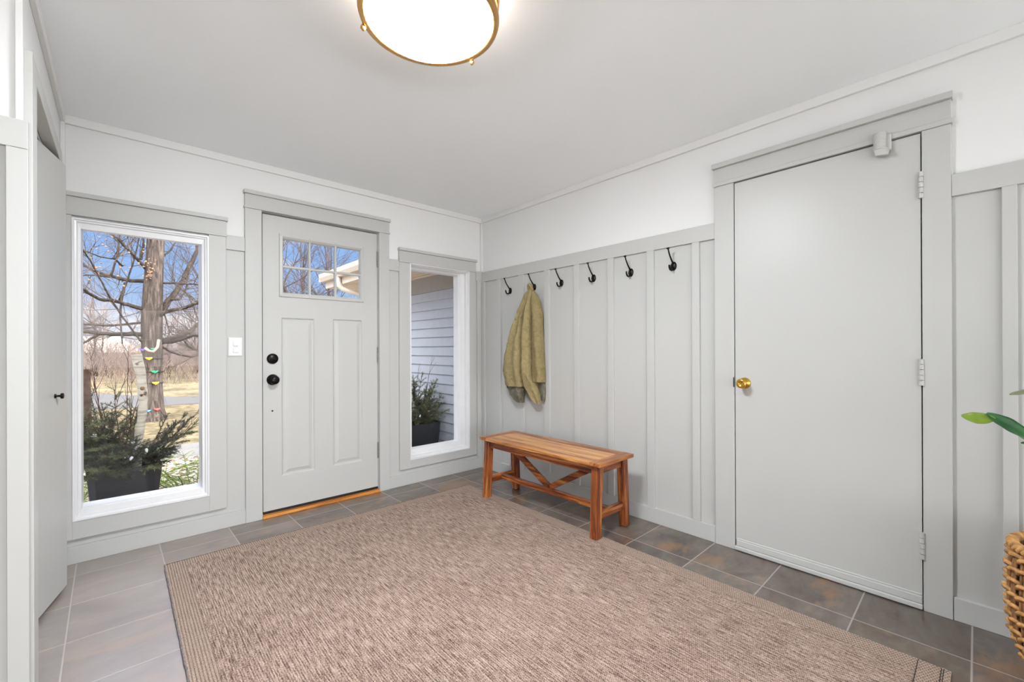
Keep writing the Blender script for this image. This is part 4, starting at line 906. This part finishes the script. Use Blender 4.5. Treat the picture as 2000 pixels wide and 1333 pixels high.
# climbing holds strapped to the trunk, rope swing
def hold(u, v, mat, label, s_=1.0, strap=True):
    s_ *= .68; c_ = at(u, v, TY - .165); o = thing('climbing_hold', label, 'climbing hold', c_); q = MB()
    q.tube([c_ + Vector((-.06 * s_, 0, .025 * s_)), c_ + Vector((-.045 * s_, -.035 * s_, .012 * s_)), c_ + Vector((0, -.05 * s_, -.02 * s_)), c_ + Vector((.045 * s_, -.035 * s_, .012 * s_)), c_ + Vector((.06 * s_, 0, .025 * s_))], [.018 * s_, .024 * s_, .028 * s_, .024 * s_, .018 * s_], 10)
    q.tube([c_ + Vector((0, .02, 0)), c_ + Vector((0, -.03, -.005))], [.04 * s_, .035 * s_], 12); q.build('grip', M[mat], o)
    if strap:
        q = MB(); pts = []
        for k in range(28): a = 2 * PI * k / 28; pts.append(Vector((at(297, v, TY).x + .157 * math.cos(a), TY + .157 * math.sin(a), c_.z)))
        q.tube(pts, .012, 6, close=True); q.build('strap', M['strap'], o)
hold(291, 701, 'hold_y', 'yellow climbing hold highest on the big tree trunk'); hold(302, 727, 'hold_g', 'green climbing hold strapped around the big tree trunk'); hold(304, 749, 'hold_y', 'lower yellow climbing hold on the big tree trunk'); hold(307, 800, 'hold_r', 'red climbing hold near the base of the big tree', .9, False); hold(290, 803, 'hold_b', 'blue climbing hold near the base of the big tree', .7, False)
hold(279, 684, 'hold_p', 'purple climbing hold at the left of the big tree trunk', .8, False); hold(298, 682, 'hold_g', 'green climbing hold under the rope on the big tree', .6, False)
q = MB(); q.tube([at(283, 680, TY - .3), at(291, 686, TY - .32), at(300, 687, TY - .32), at(308, 678, TY - .3), at(310, 664, TY - .28)], .022, 10); tag(q.build('rope_loop', M['rope']), 'pale rope loop hung in front of the big tree trunk', 'rope')
# ------------------------------------------------------------------ background trees (three grown, the rest copied), brush, far house
protos = []
for k in range(6):
    rg2 = random.Random(50 + k); t_ = thing('bare_tree', 'bare leafless tree in the thicket beyond the street', 'tree', (0, 0, 0), group='bare trees beyond the street'); q, qt = MB(), MB()
    ht = 4.2; pts = [Vector((0, 0, -.02))]
    for i in range(7): pts.append(pts[-1] + Vector((rg2.uniform(-.15, .15), rg2.uniform(-.15, .15), ht / 7)))
    rs = [.13 * (1 - .6 * i / 7) for i in range(8)]; q.tube(pts, rs, 8, cap=False)
    for i in range(1, 8):
        for j in range(3):
            a = rg2.uniform(0, 2 * PI); d_ = Vector((math.cos(a), math.sin(a), rg2.uniform(.5, 1.3))).normalized(); L = rg2.uniform(1.4, 2.8)
            grow(qt, pts[i], d_, L, rs[i] * .45, 3, rg2, 4, .85, .05)
    for j in range(3): grow(qt, pts[-1], Vector((rg2.uniform(-.5, .5), rg2.uniform(-.5, .5), 1)).normalized(), 3.2, rs[-1] * .8, 3, rg2, 5, .8, .05)
    q.build('trunk', M['branch'], t_, local=True, fixn=False); qt.build('branches', M['twigfar' if k < 4 else 'twigd'], t_, local=True, fixn=False); protos.append(t_)
rg3 = random.Random(77); spots = []
for k in range(16): spots.append((-9 + k * 1.05 + rg3.uniform(-.5, .5), rg3.uniform(21, 32), rg3.uniform(.42, .62)))
for x, y, s_ in [(1.0, 10.5, .75), (3.0, 12.5, .8), (5.2, 11.5, .75), (1.9, 16, .85), (6.6, 15, .85), (3.9, 19, .9), (9.0, 18, .95), (.4, 20, .9)]: spots.append((x, y, s_))
for i, (x, y, s_) in enumerate(spots):
    o = protos[i] if i < 4 else (protos[i - 12] if i in (16, 17) else dup(protos[i % 4 if i < 16 else 4 + i % 2], (0, 0, 0))); o.location = (x, y, GZ); o.rotation_euler = (0, 0, rg3.uniform(0, 6)); o.scale = (s_,) * 3
    if i >= 16: o['label'] = 'bare leafless tree seen through the front door panes'; o['group'] = 'bare trees behind the garage wing'
q = MB()
for k in range(2600):
    y = rg3.uniform(17.5, 33); x = rg3.uniform(-13, 12); L = rg3.uniform(.7, 2.2); d_ = Vector((rg3.uniform(-.6, .6), rg3.uniform(-.4, .4), 1))
    pts = bezpts((x, y, GZ), d_, L, .15, 3, .15, rg3); q.tube(pts, [.012, .01, .007, .004], 3, cap=False)
    for j in (1, 2):
        for w_ in range(2): q.tube(bezpts(pts[j], d_ + Vector((rg3.uniform(-1.2, 1.2), rg3.uniform(-.5, .5), .3)), L * .5, .1, 2, .2, rg3), [.007, .005, .003], 3, cap=False)
o = q.build('brush_thicket', M['twigfar'], origin=(0, 25, GZ), fixn=False); tag(o, 'pale brown brush thicket beyond the street', 'brush', kind='stuff')
q = MB()
for k in range(700):
    y = rg3.uniform(18.0, 19.5); x = rg3.uniform(-13, 10); q.tube(bezpts((x, y, GZ), (rg3.uniform(-.4, .4), rg3.uniform(-.4, .4), 1), rg3.uniform(.3, .8), .3, 2, .1, rg3), [.008, .006, .002], 3, cap=False)
M['straw'] = plain('dry tan grass', (140, 124, 102), .9, var=.15, nscale=2)
o = q.build('dry_grass', M['straw'], origin=(0, 18, GZ), fixn=False); tag(o, 'tall dry tan grass along the far side of the lawn', 'grass', kind='stuff')
hs = thing('distant_house', 'low pale roofed house far behind the thicket', 'house', (-5.2, 46, GZ))
MB().box(-9.5, -1.6, 44, 50, GZ, 1.0).build('wall', M['house'], hs)
q = MB(); q.add([(-9.9, 43.5, .95), (-1.2, 43.5, .95), (-1.2, 50.5, .95), (-9.9, 50.5, .95), (-8.5, 47, 2.3), (-2.6, 47, 2.3)], [(0, 1, 5, 4), (1, 2, 5), (2, 3, 4, 5), (3, 0, 4), (3, 2, 1, 0)]); q.build('roof', M['houseroof'], hs)

# ================================================================== LIGHT
w = bpy.data.worlds.new('sky'); bpy.context.scene.world = w; w.use_nodes = True; nt = w.node_tree; nt.nodes.clear()
out = nt.nodes.new('ShaderNodeOutputWorld'); bg = nt.nodes.new('ShaderNodeBackground'); tc = nt.nodes.new('ShaderNodeTexCoord'); sp_ = nt.nodes.new('ShaderNodeSeparateXYZ'); nt.links.new(tc.outputs['Generated'], sp_.inputs[0])
cr = nt.nodes.new('ShaderNodeValToRGB'); nt.links.new(sp_.outputs[2], cr.inputs[0]); el = cr.color_ramp.elements; el[0].position = 0.0; el[0].color = (.40, .50, .66, 1); el[1].position = .55; el[1].color = (.13, .28, .62, 1); e3 = el.new(.16); e3.color = (.24, .40, .70, 1)
mp = nt.nodes.new('ShaderNodeMapping'); mp.inputs['Scale'].default_value = (1, 1, 2.6); mp.inputs['Location'].default_value = (.35, .1, .62); nt.links.new(tc.outputs['Generated'], mp.inputs[0])
nz = nt.nodes.new('ShaderNodeTexNoise'); nz.inputs['Scale'].default_value = 4.2; nz.inputs['Detail'].default_value = 7; nz.inputs['Roughness'].default_value = .55; nt.links.new(mp.outputs[0], nz.inputs['Vector'])
c2 = nt.nodes.new('ShaderNodeValToRGB'); nt.links.new(nz.outputs['Fac'], c2.inputs[0]); c2.color_ramp.elements[0].position = .50; c2.color_ramp.elements[1].position = .62
mx = nt.nodes.new('ShaderNodeMix'); mx.data_type = 'RGBA'; nt.links.new(c2.outputs['Color'], mx.inputs['Factor']); nt.links.new(cr.outputs['Color'], mx.inputs[6]); mx.inputs[7].default_value = (.66, .68, .72, 1)
 
def mr(sock, a, b, hi):
    x = nt.nodes.new('ShaderNodeMapRange'); x.interpolation_type = 'SMOOTHSTEP'; x.inputs['From Min'].default_value = a; x.inputs['From Max'].default_value = b; x.inputs['To Min'].default_value = 0; x.inputs['To Max'].default_value = hi; nt.links.new(sock, x.inputs['Value']); return x.outputs[0]
up_ = mr(sp_.outputs[2], .40, .70, 2.6); bk_ = mr(sp_.outputs[1], .1, -.5, 4.2)  # extra sky strength overhead and behind the camera, added as fill light
ad = nt.nodes.new('ShaderNodeMath'); nt.links.new(up_, ad.inputs[0]); nt.links.new(bk_, ad.inputs[1]); ad2 = nt.nodes.new('ShaderNodeMath'); nt.links.new(ad.outputs[0], ad2.inputs[0]); ad2.inputs[1].default_value = .84
nt.links.new(ad2.outputs[0], bg.inputs['Strength'])
wf = nt.nodes.new('ShaderNodeMix'); wf.data_type = 'RGBA'; cl_ = nt.nodes.new('ShaderNodeClamp'); dv = nt.nodes.new('ShaderNodeMath'); dv.operation = 'MULTIPLY'; dv.inputs[1].default_value = .33; nt.links.new(ad.outputs[0], dv.inputs[0]); nt.links.new(dv.outputs[0], cl_.inputs[0])
nt.links.new(cl_.outputs[0], wf.inputs['Factor']); nt.links.new(mx.outputs[2], wf.inputs[6]); wf.inputs[7].default_value = (.92, .93, .96, 1); nt.links.new(wf.outputs[2], bg.inputs['Color'])
nt.links.new(bg.outputs[0], out.inputs['Surface'])
sl = bpy.data.lights.new('sun', 'SUN'); sl.energy = 2.4; sl.angle = R(.6); sl.color = (1, .96, .90); so = bpy.data.objects.new('sun', sl); C.objects.link(so)
sd = Vector((.78, -.46, .52)).normalized(); so.rotation_euler = sd.to_track_quat('Z', 'Y').to_euler(); so.location = (8, -2, 8)

# ================================================================== CAMERA
cam = bpy.data.cameras.new('camera'); co = bpy.data.objects.new('camera', cam); C.objects.link(co)
cam.sensor_width = 36; cam.sensor_fit = 'HORIZONTAL'; cam.lens = CF / 2000 * 36; cam.shift_x = 0; cam.shift_y = (CCY - 666.5) / 2000; cam.clip_start = .02; cam.clip_end = 300
rm = Matrix((RT, UP, -FW)).transposed(); co.matrix_world = Matrix.Translation(CAM) @ rm.to_4x4()
sc = bpy.context.scene; sc.camera = co
sc.view_settings.view_transform = 'Standard'; sc.view_settings.look = 'None'; sc.view_settings.exposure = .69; sc.view_settings.gamma = 1; sc.view_settings.use_curve_mapping = False
